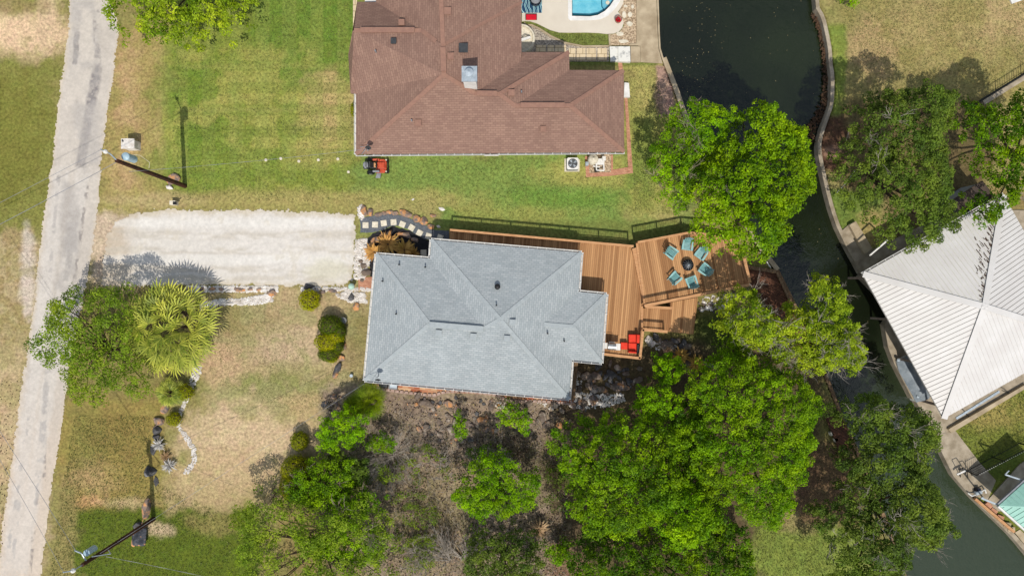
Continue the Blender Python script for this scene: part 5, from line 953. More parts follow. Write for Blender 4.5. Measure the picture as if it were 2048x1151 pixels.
def tree(name, label, outline, zb, zt, leaf='leaf_mid', spacing=.75, rc=.55, lsize=.17, dens=1.0, hole=.30, seed=1, trunk=None, group=None, edge=.12, flat=.75, tint=.5, tvar=.16, under=.5, twigs=0, twig_m='bark', ns=2.2, cat='tree', trunk_r=None, branches=10, trunk_m='bark', ud=.55):
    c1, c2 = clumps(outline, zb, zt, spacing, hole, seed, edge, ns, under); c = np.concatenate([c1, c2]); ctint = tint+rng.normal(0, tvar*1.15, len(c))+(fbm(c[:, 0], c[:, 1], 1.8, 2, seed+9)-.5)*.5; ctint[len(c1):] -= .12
    cen = c1.mean(0); base = P(*trunk, 0) if trunk else Vector((cen[0], cen[1], 0)); o = thing(name, label, cat, (base.x, base.y, 0), group)
    nl = int(dens*3.8*rc*rc/(lsize*lsize*.55)*2.3); per = np.concatenate([np.full(len(c1), nl), np.full(len(c2), int(nl*ud))]).astype(int); per = np.maximum(3, (per*rng.uniform(.6, 1.3, len(c))).astype(int))
    ci = np.repeat(np.arange(len(c)), per); Nn = len(ci); u = rng.normal(size=(Nn, 3)); u /= np.linalg.norm(u, axis=1, keepdims=True); u[:, 2] = np.where(u[:, 2] < -.2, -u[:, 2], u[:, 2])
    rr = rc*rng.uniform(.75, 1.25, len(c))[ci]*(.45+.6*rng.random(Nn)**.6); q = c[ci]+u*rr[:, None]*np.array([.92, .92, flat]); nrm = u*.7+rng.normal(0, .55, (Nn, 3))+np.array([0, 0, .55])
    ti = ctint[ci]+rng.normal(0, .20, Nn)
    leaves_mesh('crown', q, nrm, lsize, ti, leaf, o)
    tr = trunk_r or max(.05, min(.24, (zt)*.026)); mb = MB(); fork = base+Vector(((cen[0]-base.x)*.35, (cen[1]-base.y)*.35, zb*.55)); mb.path([base-Vector((0, 0, .15)), base.lerp(fork, .5)+Vector((.08, .05, 0)), fork], tr, 8, tr*.75)
    idx = rng.choice(len(c1), min(branches, len(c1)), replace=False)
    for i in idx:
        e = Vector(c1[i])-Vector((0, 0, rc*.3)); m_ = fork.lerp(e, .5)+Vector((random.uniform(-.4, .4), random.uniform(-.4, .4), random.uniform(.1, .5))); mb.path([fork, m_, e], tr*.5, 5, tr*.1)
        for k in range(3):
            j = rng.integers(len(c1)); e2 = Vector(c1[j])
            if (e2-m_).length < 2.6: mb.path([m_, m_.lerp(e2, .5)+Vector((0, 0, .15)), e2], tr*.22, 4, tr*.06)
    mb.build('trunk', trunk_m, o)
    if twigs:
        tb_ = MB()
        for i in rng.choice(len(c1), min(twigs, len(c1)), replace=False):
            p = Vector(c1[i])+Vector((0, 0, -.1))
            if twigs <= 8 and tb_.v: tb_.build('bare_twigs', twig_m, o); tb_ = MB()
            for k in range(5): twig(tb_, p, Vector((random.uniform(-1, 1), random.uniform(-1, 1), random.uniform(.3, .9))).normalized(), random.uniform(.5, .95), .018, 2)
        tb_.build('bare_twigs', twig_m, o)
    return o
def twig(mb, p, d, L_, r, depth, spread=.6):
    e = p+d*L_; m_ = p.lerp(e, .5)+Vector((random.uniform(-1, 1), random.uniform(-1, 1), random.uniform(-1, 1)))*L_*.07
    mb.cyl(p, m_, r, r*.8, 4, False); mb.cyl(m_, e, r*.8, r*.5, 4, False)
    if depth:
        for k in range(3 if depth > 1 else 2):
            q = p.lerp(e, random.uniform(.35, 1)); nd = (d+Vector((random.uniform(-1, 1), random.uniform(-1, 1), random.uniform(-.5, .7)))*spread).normalized(); twig(mb, q, nd, L_*random.uniform(.5, .8), r*.6, depth-1, spread)
# trees, each traced at its own height
tree('shade_tree', 'bright yellow green tree cut off by the top edge beside the road', [(196, -10), (200, 22), (225, 42), (250, 58), (290, 70), (330, 68), (350, 72), (372, 60), (400, 62), (430, 52), (455, 44), (478, 20), (500, -20), (500, -130), (420, -220), (280, -220), (180, -120)], 2.5, 6.5, 'leaf_lime', 0.46, 0.36, 0.17, 0.8, .32, 11, tint=.42, edge=.16)
tree('mesquite_tree', 'thin feathery tree hanging over the road left of the fan palm', [(80, 620), (100, 590), (130, 578), (165, 585), (190, 575), (235, 572), (262, 590), (275, 640), (262, 690), (275, 730), (290, 770), (262, 800), (215, 795), (170, 815), (140, 800), (118, 768), (88, 735), (58, 712), (52, 690), (75, 660)], 2.6, 5.6, 'leaf_mesquite', .5, .42, .14, .5, .27, 5, trunk=(238, 700), edge=.2, tint=.5, flat=.5, under=.3, branches=26, ns=1.8)
tree('shade_tree', 'huge dense round tree over the canal above the chair platform', [(1495, 222), (1515, 202), (1538, 200), (1560, 212), (1580, 220), (1600, 238), (1622, 245), (1632, 275), (1622, 310), (1636, 330), (1639, 370), (1622, 400), (1612, 425), (1592, 440), (1590, 478), (1560, 492), (1552, 515), (1530, 530), (1508, 522), (1482, 508), (1462, 488), (1430, 484), (1412, 470), (1392, 452), (1382, 425), (1382, 390), (1392, 350), (1420, 315), (1450, 290), (1480, 280), (1482, 246)], 4.0, 9.4, 'leaf_dense', 0.44, 0.36, 0.17, 0.9, .10, 21, trunk=(1478, 452), tint=.5, edge=.14, branches=16, tvar=.1)
tree('cypress_tree', 'lighter feathery tree left of the huge round tree at the canal corner', [(1345, 225), (1350, 200), (1362, 206), (1392, 198), (1408, 196), (1425, 205), (1450, 212), (1474, 206), (1480, 240), (1460, 262), (1452, 300), (1425, 340), (1398, 370), (1382, 400), (1372, 412), (1348, 408), (1325, 400), (1318, 360), (1302, 330), (1300, 292), (1322, 285), (1330, 255)], 3.0, 6.6, 'leaf_feather', 0.45, 0.34, 0.14, 0.7, .30, 31, trunk=(1372, 332), tint=.45, edge=.2, flat=.55, branches=22, twigs=7, twig_m='dry_wood')
tree('shade_tree', 'broad dark green tree in the yard across the canal above the white boathouse', [(1700, 300), (1712, 268), (1716, 240), (1728, 222), (1752, 195), (1770, 172), (1800, 168), (1830, 172), (1850, 160), (1888, 168), (1920, 170), (1930, 195), (1922, 235), (1900, 262), (1908, 300), (1918, 330), (1908, 372), (1900, 392), (1915, 410), (1935, 440), (1930, 470), (1890, 478), (1878, 498), (1850, 496), (1815, 480), (1785, 470), (1762, 440), (1728, 410), (1702, 388), (1690, 350)], 3.8, 9.2, 'leaf_dark', 0.48, 0.38, 0.15, 0.85, .10, 41, tint=.62, edge=.16, branches=18, tvar=.14, twigs=3, twig_m='grey_twig')
tree('shade_tree', 'dark tree at the right edge above the peak of the white boathouse', [(1950, 205), (1975, 195), (2000, 205), (2040, 190), (2090, 180), (2150, 230), (2150, 350), (2090, 400), (2048, 395), (2018, 432), (1990, 436), (1965, 420), (1975, 395), (2000, 372), (1985, 340), (1968, 310), (1972, 280), (1945, 262), (1935, 235)], 3.8, 8.6, 'leaf_mid', 0.46, 0.38, 0.15, 0.9, .2, 51, tint=.3, edge=.2, trunk=(2030, 320), twigs=4, twig_m='grey_twig')
tree('shade_tree', 'sunlit lime green tree with pale twigs reaching over the canal below the dock', [(1450, 640), (1475, 590), (1500, 580), (1525, 592), (1555, 625), (1585, 610), (1622, 600), (1628, 568), (1650, 560), (1672, 562), (1690, 585), (1705, 605), (1702, 630), (1720, 640), (1725, 670), (1735, 700), (1728, 730), (1700, 750), (1672, 742), (1640, 750), (1612, 735), (1580, 728), (1545, 705), (1500, 690), (1465, 680)], 3.6, 7.6, 'leaf_lime', 0.42, 0.35, 0.15, 1.0, .13, 61, trunk=(1560, 690), tint=.46, edge=.18, twigs=34, twig_m='grey_twig', branches=18, tvar=.14)
tree('small_tree', 'bright green little tree at the top of the big thicket below the grey house', [(1262, 785), (1290, 768), (1322, 770), (1348, 782), (1366, 795), (1358, 822), (1330, 840), (1300, 848), (1272, 835)], 2.4, 4.6, 'leaf_feather', 0.38, 0.3, 0.13, 0.8, .2, 71, tint=.6, edge=.14)
tree('shade_tree', 'large mid green tree at the left of the big thicket', [(1125, 880), (1145, 855), (1185, 845), (1215, 828), (1260, 835), (1300, 852), (1345, 850), (1370, 885), (1362, 930), (1378, 965), (1368, 1010), (1330, 1050), (1290, 1062), (1240, 1078), (1190, 1075), (1150, 1050), (1135, 1010), (1150, 972), (1118, 940), (1116, 905)], 3.5, 8.2, 'leaf_mid', 0.46, 0.37, 0.15, 0.85, .14, 81, tint=.36, edge=.16, tvar=.15)
tree('shade_tree', 'large rich green tree at the right of the big thicket next to the canal bank', [(1385, 760), (1410, 735), (1450, 715), (1500, 705), (1545, 722), (1590, 742), (1625, 760), (1655, 790), (1658, 830), (1638, 862), (1645, 905), (1630, 950), (1612, 985), (1600, 1030), (1565, 1062), (1520, 1055), (1478, 1030), (1440, 1010), (1405, 985), (1385, 940), (1362, 900), (1360, 860), (1385, 820)], 3.2, 8.4, 'leaf_mid', 0.45, 0.36, 0.14, 0.85, .15, 91, tint=.52, edge=.15, tvar=.15, trunk=(1480, 880))
tree('small_tree', 'yellow green tree top showing in the lower middle of the big thicket', [(1300, 990), (1340, 975), (1375, 965), (1405, 985), (1420, 1010), (1432, 1050), (1410, 1082), (1375, 1095), (1335, 1090), (1310, 1050)], 4.5, 7.6, 'leaf_feather', 0.42, 0.34, 0.14, 0.85, .25, 101, tint=.42, edge=.16)
tree('shade_tree', 'very dark green tree at the lower edge under the big thicket', [(1140, 1090), (1200, 1070), (1270, 1062), (1330, 1065), (1400, 1060), (1460, 1045), (1505, 1070), (1512, 1130), (1515, 1220), (1340, 1260), (1140, 1220)], 2.4, 6.0, 'leaf_mid', 0.46, 0.38, 0.15, 0.85, .14, 111, tint=.14, edge=.14)
tree('small_tree', 'dark bushy tree at the lower edge beside the dried fan palm', [(930, 1095), (955, 1070), (990, 1062), (1035, 1068), (1070, 1085), (1085, 1110), (1082, 1200), (930, 1210)], 2.2, 5.0, 'leaf_dark', 0.42, 0.34, 0.14, 0.8, .2, 121, tint=.6, edge=.13)
tree('small_tree', 'loose bright green tree in the middle of the shrub garden', [(960, 915), (985, 905), (1020, 925), (1058, 935), (1085, 962), (1080, 1005), (1052, 1030), (1010, 1042), (960, 1040), (920, 1022), (895, 1000), (900, 972), (930, 950), (945, 930)], 2.2, 4.8, 'leaf_feather', 0.38, 0.3, 0.12, 0.75, .20, 137, tint=.42, edge=.2, branches=18)
tree('mesquite_tree', 'wide feathery light green tree along the lower edge left of the bare bushes', [(462, 1010), (500, 980), (545, 1000), (580, 975), (625, 985), (665, 995), (705, 1000), (745, 1010), (775, 1045), (782, 1090), (770, 1140), (760, 1230), (600, 1260), (460, 1220), (452, 1120), (478, 1070), (460, 1040)], 2.0, 5.0, 'leaf_mesquite', .54, .42, .14, .42, .40, 141, tint=.55, edge=.45, flat=.5, branches=28, ns=1.6)
tree('small_tree', 'dusky green tree behind the clipped hedge with pale dead branches beside it', [(600, 935), (630, 915), (672, 905), (700, 930), (705, 970), (740, 985), (745, 1020), (700, 1020), (650, 1005), (610, 1010), (570, 1000), (560, 970)], 1.6, 3.8, 'leaf_mid', 0.4, 0.32, 0.13, 0.7, .3, 151, tint=.45, edge=.16, tvar=.1)
tree('small_tree', 'bright spring green shrub tree below the left corner of the grey house', [(630, 868), (640, 845), (662, 822), (690, 812), (718, 820), (740, 832), (735, 858), (724, 885), (695, 895), (668, 905), (640, 900)], 1.4, 3.4, 'leaf_feather', 0.36, 0.28, 0.12, 0.8, .24, 161, tint=.6, edge=.14, trunk_r=.06)
tree('small_tree', 'narrow dark green shrub on the rubble slope below the middle of the grey house', [(905, 822), (920, 812), (935, 825), (938, 850), (940, 870), (928, 885), (912, 882), (902, 862), (908, 842)], .8, 2.2, 'leaf_mid', 0.32, 0.25, 0.12, 0.6, .26, 171, tint=.7, edge=.1, trunk_r=.04, cat='shrub')
tree('small_tree', 'bright green leafy shrub on the rubble slope just below the grey house', [(993, 828), (1000, 810), (1025, 805), (1052, 815), (1068, 830), (1060, 850), (1068, 870), (1045, 872), (1025, 852), (1000, 848)], .8, 2.2, 'leaf_feather', 0.32, 0.25, 0.12, 0.7, .22, 181, tint=.62, edge=.1, trunk_r=.04, cat='shrub')
tree('small_tree', 'dark green shrub beside the pale radiating dead bush', [(728, 885), (742, 868), (770, 858), (790, 868), (798, 890), (780, 905), (750, 910), (732, 905)], .8, 2.2, 'leaf_mid', 0.34, 0.27, 0.12, 0.7, .2, 191, tint=.45, edge=.1, trunk_r=.04, cat='shrub')
tree('small_tree', 'round fresh green shrub with dried palms on its upper right', [(1306, 735), (1318, 712), (1342, 708), (1365, 720), (1372, 745), (1360, 765), (1335, 772), (1312, 762)], 1.2, 3.0, 'leaf_feather', 0.34, 0.28, 0.12, 0.8, .15, 201, tint=.42, edge=.08, trunk_r=.06, cat='shrub')
tree('small_tree', 'yellow green low shrub at the lower edge left of the big thicket', [(1090, 1092), (1105, 1080), (1130, 1082), (1142, 1100), (1135, 1122), (1112, 1130), (1094, 1118)], .7, 2.0, 'leaf_feather', .42, .34, .14, 1.0, .15, 211, tint=.45, edge=.08, trunk_r=.04, cat='shrub')
tree('shade_tree', 'dark olive tree with grey bare twigs standing over the canal at the lower right', [(1705, 850), (1700, 815), (1725, 800), (1760, 792), (1792, 802), (1812, 815), (1840, 812), (1862, 822), (1886, 840), (1898, 868), (1885, 900), (1862, 922), (1862, 950), (1880, 975), (1895, 1005), (1912, 1030), (1905, 1060), (1885, 1075), (1880, 1100), (1845, 1115), (1835, 1140), (1800, 1200), (1690, 1220), (1672, 1140), (1690, 1110), (1662, 1080), (1650, 1030), (1685, 1010), (1690, 975), (1690, 935), (1705, 900)], 3.4, 8.6, 'leaf_dark', 0.42, 0.37, 0.145, 1.0, .05, 221, tint=.66, edge=.18, trunk=(1735, 1010), twigs=34, twig_m='grey_twig', tvar=.13)
tree('small_tree', 'low leafy bush at the top edge right of the canal', [(1680, -20), (1692, 3), (1708, 6), (1720, -10)], .8, 2.0, 'leaf_mid', .45, .36, .14, .9, .15, 231, tint=.6, cat='shrub', trunk_r=.04)
tree('small_tree', 'shaded green bush under the left edge of the lime green tree', [(1440, 690), (1455, 650), (1480, 640), (1500, 680), (1490, 720), (1450, 735), (1425, 720)], 1.0, 3.2, 'leaf_mid', .5, .4, .15, .8, .25, 241, tint=.5, cat='shrub', trunk_r=.05)
tree('small_tree', 'dense mid green tree in the lower left thicket under the sprawling dead branch', [(565, 1010), (600, 985), (650, 975), (700, 985), (750, 1000), (785, 1040), (780, 1100), (755, 1140), (700, 1150), (640, 1120), (600, 1090), (570, 1050)], 1.6, 4.2, 'leaf_mid', 0.4, 0.32, 0.13, 0.6, .40, 251, tint=.55, edge=.35, tvar=.16, ns=1.5)
tree('small_tree', 'low dark green bush tree between the dusky tree and the pale radiating dead bush', [(655, 905), (690, 895), (725, 905), (735, 940), (715, 985), (680, 990), (660, 950)], 1.0, 3.0, 'leaf_dark', .5, .4, .14, .9, .25, 261, tint=.6, edge=.25, cat='shrub', trunk_r=.05)
tree('small_tree', 'thin grey green scrub bush right of the pale radiating dead bush', [(830, 905), (870, 895), (900, 915), (890, 950), (850, 960), (825, 940)], .4, 1.5, 'leaf_mesquite', .5, .32, .10, .35, .40, 271, tint=.3, edge=.4, cat='shrub', trunk_r=.03, twigs=8, twig_m='grey_twig')
tree('small_tree', 'thin olive scrub bush in the lower part of the bare garden strip', [(790, 985), (840, 975), (870, 1010), (860, 1060), (820, 1080), (790, 1040)], .3, 1.2, 'leaf_mesquite', .55, .32, .10, .3, .45, 281, tint=.35, edge=.4, cat='shrub', trunk_r=.03)
tree('small_tree', 'thin dark scrub bush against the left foot of the big thicket', [(1095, 935), (1125, 930), (1135, 970), (1120, 1010), (1095, 1000)], .5, 1.8, 'leaf_dark', .5, .36, .12, .6, .3, 291, tint=.5, edge=.3, cat='shrub', trunk_r=.03, twigs=8, twig_m='bark')
tree('small_tree', 'small dull green bush on the slope just right of the narrow dark shrub', [(1090, 870), (1115, 862), (1130, 880), (1118, 905), (1095, 900)], .5, 1.6, 'leaf_mid', .5, .36, .12, .7, .3, 301, tint=.4, edge=.3, cat='shrub', trunk_r=.03)
tree('small_tree', 'pale dusty scrub bush between the sprawling dead branch and the tangled grey dead bush', [(800, 1070), (840, 1060), (875, 1080), (870, 1130), (820, 1150), (790, 1110)], .3, 1.3, 'leaf_mesquite', .42, .3, .10, .35, .35, 311, tint=.3, edge=.4, cat='shrub', trunk_r=.03, twigs=10, twig_m='grey_twig')
tree('small_tree', 'dull green scrub bush between the loose bright tree and the rubble slope', [(930, 890), (975, 880), (1020, 890), (1030, 920), (985, 925), (935, 920)], .4, 1.5, 'leaf_mid', .42, .3, .11, .4, .35, 321, tint=.3, edge=.4, cat='shrub', trunk_r=.03, twigs=10, twig_m='grey_twig')
tree('small_tree', 'dusty green scrub bush under the pale radiating dead bush beside the dark shade', [(760, 940), (800, 935), (830, 950), (825, 985), (790, 995), (755, 975)], .3, 1.2, 'leaf_mesquite', .42, .3, .10, .4, .35, 331, tint=.35, edge=.4, cat='shrub', trunk_r=.03)
tree('small_tree', 'dark green understorey tree in the crease between the two large crowns of the big thicket', [(1335, 830), (1365, 800), (1400, 800), (1425, 870), (1415, 940), (1440, 1010), (1470, 1060), (1400, 1075), (1350, 1000), (1340, 920)], 2.6, 5.6, 'leaf_mid', .46, .38, .15, .85, .1, 341, tint=.22, edge=.14)
# clipped shrubs
def clipped(label, parts, group=None, name='clipped_shrub', dense=1.0):
    x0, y0 = parts[0][:2]; b0 = P(x0, y0, 0); o = thing(name, label, 'shrub', b0, group); cs = []; ns_ = []; ts = []; core = MB()
    for (x, y, rx, ry, h, tn_) in parts:
        c = P(x, y, h*.45); s_ = (H-h*.5)/F; a, b_ = rx*s_, ry*s_; n_ = int(dense*a*b_*3200); u = rng.normal(size=(n_, 3)); u /= np.linalg.norm(u, axis=1, keepdims=True); u[:, 2] = np.abs(u[:, 2])**.8*np.where(rng.random(n_) < .85, 1, -1)
        bump_ = 1+.10*(fbm(u[:, 0]*3+x, u[:, 1]*3+y, .8, 2, 3)-.5)*2; q = np.array(c)+u*np.array([a, b_, h*.55])*(bump_*rng.uniform(.9, 1.04, n_))[:, None]; cs.append(q); ns_.append(u+rng.normal(0, .35, (n_, 3))); ts.append(tn_+rng.normal(0, .17, n_))
        pr = [(math.sin(t_)*.86, -math.cos(t_)*.86) for t_ in (.02, .5, 1, 1.5, 2, 2.5, 3.1)]; k = MB().lathe((0, 0, 0), pr, 14); core.add([(c.x+v[0]*a, c.y+v[1]*b_, max(0, c.z+v[2]*h*.55)) for v in k.v], k.f)
    core.build('inner_twigs', 'bark', o); leaves_mesh('foliage', np.concatenate(cs), np.concatenate(ns_), .085, np.concatenate(ts), 'leaf_clip' if parts[0][5] > .35 else 'leaf_clipdark', o)
clipped('clipped round yellow green shrub at the lower edge of the driveway', [(620, 600, 21, 22, 1.3, .62)])
clipped('dark clipped shrub, uppermost of the shrub group left of the grey house', [(662, 650, 25, 22, 1.5, .3), (680, 662, 13, 20, 1.3, .25)])
clipped('large yellow green clipped shrub in the middle of the group left of the grey house', [(655, 683, 25, 21, 1.35, .55), (672, 672, 18, 16, 1.3, .5)])
clipped('dark green clipped shrub at the lower end of the group left of the grey house', [(658, 706, 22, 17, 1.1, .34), (676, 690, 13, 16, 1.1, .28)])
clipped('small bright clipped shrub at the very bottom of the group left of the grey house', [(664, 716, 13, 9, .8, .5)])
clipped('round bright clipped shrub below the fan palm', [(370, 783, 18, 17, 1.1, .5)])
clipped('smallest clipped shrub by the pebble border above the silver plants', [(349, 837, 15, 14, .9, .42)])
clipped('upper clipped dark gold shrub left of the spring green shrub tree', [(600, 880, 18, 20, 1.3, .4)])
clipped('tall clipped dark gold hedge left of the pale dead branches', [(594, 935, 28, 28, 2.2, .42), (590, 968, 27, 30, 2.2, .42), (614, 948, 14, 26, 1.9, .36)])
clipped('bright green clipped bush against the left wall of the brown house', [(707, 220, 5, 14, .8, .45)])
# fan palms
def fan(cs, ns_, Lf, base, dirv, up, tintb, dry=0, n=15, spread=R(105), segw=.055, ln=.8):
    side = dirv.cross(up).normalized()
    for k in range(n):
        a = (k/(n-1)*2-1)*spread; d = (dirv*math.cos(a)+side*math.sin(a)).normalized(); l_ = ln*(1-.25*abs(a)/spread)*random.uniform(.85, 1.1); e = base+d*l_-Vector((0, 0, .22*l_)); m_ = base+d*l_*.55+up*.03; w_ = segw; s2 = d.cross(up).normalized()*w_/2
        ht = tintb+random.uniform(-.3, .3); Lf.append(([base, m_-s2, e, m_+s2], [ht, ht+.03, min(1, ht+.22+dry), ht+.03]))
def fanmesh(Lf, m, parent, name='fronds'):
    V = np.array([[tuple(v) for v in q] for q, _ in Lf]).reshape(-1, 3); T = np.array([t_ for _, t_ in Lf]).ravel(); o0 = ORG[parent.name]
    me = npmesh(name, V-np.array(o0), np.arange(len(V)).reshape(-1, 4), attrs=np.clip(T, 0, 1)); me.materials.append(MATS[m]); o = bpy.data.objects.new(name, me); col.objects.link(o); o.parent = parent; ORG[o.name] = o0; return o
def palm(label, cx_, cy_, rpx, h, nf, leaf='leaf_palm', gold=True, ln=.85, name='fan_palm', stems=7, tb_=.42, n=17, segw=.06, low=.35):
    b0 = P(cx_, cy_, 0); zt_ = h; c = P(cx_, cy_, h*.7); o = thing(name, label, 'palm', (c.x, c.y, 0)); Rr = rpx*(H-h*.7)/F; Lf = []; st = MB(); heads = [Vector((c.x, c.y, h*.55))]+[Vector((c.x+math.cos(k*2*math.pi/max(stems-1, 1))*Rr*.42, c.y+math.sin(k*2*math.pi/max(stems-1, 1))*Rr*.42, h*.45)) for k in range(stems-1)]
    for hd in heads: st.path([Vector((hd.x*.6+c.x*.4, hd.y*.6+c.y*.4, 0)), hd], .13 if stems > 1 else .1, 7, .1)
    for i in range(nf):
        t_ = (i+.5)/nf; rad = math.sqrt(t_); a = i*2.39996; dv = Vector((math.cos(a), math.sin(a), 0)); z_ = h*(low+(1-low)*math.sqrt(max(0, 1-rad**2*.85)))+random.uniform(-.15, .15); p = Vector((c.x, c.y, 0))+dv*max(0, (Rr-ln*.6)*rad)+Vector((0, 0, z_))
        hd = min(heads, key=lambda q: (q-p).length+random.uniform(0, .5)); dd = (p-hd); dd.z = dd.z*.4; dv2 = dv if rad > .45 else Vector((math.cos(a*1.7+2), math.sin(a*1.7+2), 0)); dd = (dv2*max(rad, .5)*1.2+dd.normalized()*.8+Vector((random.uniform(-.35, .35), random.uniform(-.35, .35), .35*(1-rad)))).normalized(); st.path([hd, hd.lerp(p, .6)+Vector((0, 0, .15)), p], .02, 4, .012)
        up = Vector((dv.x*.4*rad, dv.y*.4*rad, 1)).normalized(); up = (up-dd*up.dot(dd)).normalized(); isg = gold and rad > .82 and random.random() < .4; fan(0, 0, Lf, p, dd, up, tb_+(.22 if isg else 0)+random.uniform(-.12, .12), .2 if (gold and rad > .7) else 0, n, segw=segw, ln=ln)
    st.build('stems', 'bark', o); fanmesh(Lf, leaf, o); return o
palm('big clumping fan palm with yellow tipped fronds at the corner of the driveway', 340, 657, 97, 3.6, 66, ln=1.1, stems=9, segw=.12, n=13)
palm('small fan palm between the big palm and the round clipped shrub', 340, 785, 30, 1.2, 22, ln=.6, stems=1, segw=.05)
palm('dark green spiky palm in the shade below the lower left corner of the grey house', 738, 802, 36, 1.6, 34, leaf='leaf_clipdark', gold=False, ln=.75, stems=2, tb_=.6, segw=.05)
palm('smaller dark spiky palm tucked left of the dark green spiky palm', 708, 812, 24, 1.4, 20, leaf='leaf_clipdark', gold=False, ln=.65, stems=1, tb_=.5, segw=.05)
def drypalm(label, cx_, cy_, rpx, h=.9, leaf='leaf_gold', nf=15, tb_=.5, name='dried_palm', w_=.10):
    c = P(cx_, cy_, h*.5); o = thing(name, label, 'palm', (c.x, c.y, 0)); Rr = rpx*(H-h*.5)/F; Lf = []; st = MB().cyl((c.x, c.y, 0), (c.x, c.y, h*.45), .12, .09, 8)
    for i in range(nf*5):
        a = random.uniform(0, 2*math.pi); el = random.uniform(.05, 1.0); d = Vector((math.cos(a)*math.cos(el), math.sin(a)*math.cos(el), math.sin(el))); l_ = Rr*random.uniform(.7, 1.1); b_ = Vector((c.x, c.y, h*.4)); m_ = b_+d*l_*.55; e = b_+d*l_-Vector((0, 0, l_*.25)); s2 = d.cross(Vector((0, 0, 1))).normalized()*w_*random.uniform(.3, .6)
        t_ = tb_+random.uniform(-.35, .35); Lf.append(([b_, m_-s2, e, m_+s2], [t_-.2, t_, t_+.1, t_]))
    st.build('stem', 'bark', o); fanmesh(Lf, leaf, o)
drypalm('golden dried palm, largest of the row beside the slate path', 775, 488, 30, 1.4, w_=.16); drypalm('golden dried palm at the left end of the row beside the slate path', 748, 503, 25, 1.1, w_=.15); drypalm('golden dried palm at the right end of the row beside the slate path', 808, 500, 26, 1.2, w_=.16)
drypalm('golden dried palm half under the upper eave of the grey house', 826, 508, 17, .9, w_=.12)
drypalm('brown dried palm beside the round fresh green shrub', 1362, 712, 22, 1.2, 'leaf_gold', tb_=.35, w_=.13); drypalm('brown dried palm lying right of the round fresh green shrub', 1393, 727, 22, 1.0, 'leaf_gold', tb_=.3, w_=.13); drypalm('tiny straw palm at the tip of the dark rock ridge', 1336, 700, 12, .7, 'leaf_straw', tb_=.45, w_=.07)
drypalm('straw coloured dried fan palm at the left foot of the big thicket', 1078, 1058, 25, 1.2, 'leaf_straw', tb_=.7, w_=.10)
drypalm('silvery white dried plant, upper one by the dark boulders near the left pebble border', 318, 888, 17, .6, 'leaf_silver', tb_=.35, name='dried_plant', w_=.07); drypalm('silvery white dried plant, lower one by the dark boulders near the left pebble border', 338, 930, 18, .6, 'leaf_silver', tb_=.35, name='dried_plant', w_=.07)
drypalm('reddish brown dead fronds between the two silvery dried plants', 332, 912, 16, .4, 'leaf_straw', tb_=.2, name='dried_plant', w_=.05)
drypalm('crimson flowers in the round planter on the pool terrace', 1236, 41, 6.5, .7, 'leaf_straw', nf=8, name='flower_plant', w_=.08)
fo = bpy.data.objects.get('flower_plant'); m_ = leafmat('petals', (.40, .01, .03, 1), (.65, .02, .06, 1), trans=.2); m_ = MATS['petals']
for ch_ in fo.children:
    ch_.location.z += .2
    if ch_.name.startswith('fronds'): ch_.data.materials[0] = m_; ch_.name = 'petals'
fo['category'] = 'flower'
# bare bushes and dead branches
def bare(label, cx_, cy_, dirs, L_, n, m='grey_twig', r=.03, depth=3, name='dead_bush', z=.1, el=(.15, .9), spread=.6):
    c = P(cx_, cy_, 0); mb = MB()
    for i in range(n):
        a = R(random.uniform(*dirs)); e = random.uniform(*el); twig(mb, c+Vector((random.uniform(-.15, .15), random.uniform(-.15, .15), z)), Vector((math.cos(a)*math.cos(e), math.sin(a)*math.cos(e), math.sin(e))), L_*random.uniform(.6, 1), r, depth, spread)
    tag(mb.build(name, MATS[m], org=(c.x, c.y, 0)), label, 'dead bush' if 'bush' in name else 'branch')
bare('pale grey dead bush with twigs radiating in the middle of the shrub garden', 790, 905, (0, 360), 1.5, 34, r=.022, spread=.35)
bare('fine grey dead brush lying below the pale radiating dead bush', 775, 925, (190, 350), 1.5, 26, r=.015, spread=.3)
bare('big tangled grey dead bush at the lower edge beside the dark bushy tree', 925, 1115, (30, 150), 2.3, 20, r=.035)
bare('tangled grey dead bush spreading left at the lower edge of the shrub garden', 900, 1118, (90, 190), 2.0, 14, r=.03)
bare('forked pale dead branch above the clipped dark gold hedge', 635, 965, (60, 130), 1.6, 3, 'dry_wood', .05, 3, 'dead_branch', 1.5, (.5, 1.1))
bare('long pale dead branch beside the dusky green tree', 672, 975, (20, 80), 2.0, 3, 'dry_wood', .05, 3, 'dead_branch', 1.8, (.3, .8))
bare('sprawling pale dead branch at the top of the wide feathery tree', 705, 1040, (0, 100), 2.4, 4, 'dry_wood', .05, 3, 'dead_branch', 2.5, (.2, .8))
bare('small dry thorn bush on the rubble slope right of the pale dead bush', 850, 895, (0, 360), .7, 12, 'grey_twig', .012, 2)
bare('small brown bare bush at the edge of the front lawn', 552, 985, (0, 360), .8, 14, 'bark', .014, 2)
bare('dark bare bush on the slope left of the big thicket', 1105, 945, (0, 360), 1.1, 18, 'bark', .016, 3)
bare('dark brown bare bush below the bright leafy shrub', 1040, 905, (0, 360), 1.2, 30, 'bark', .014, 3)
bare('long bleached log lying in the mulch across the canal', 1697, 255, (250, 290), 1.6, 1, 'dry_wood', .05, 1, 'dead_branch', .1, (.0, .1))
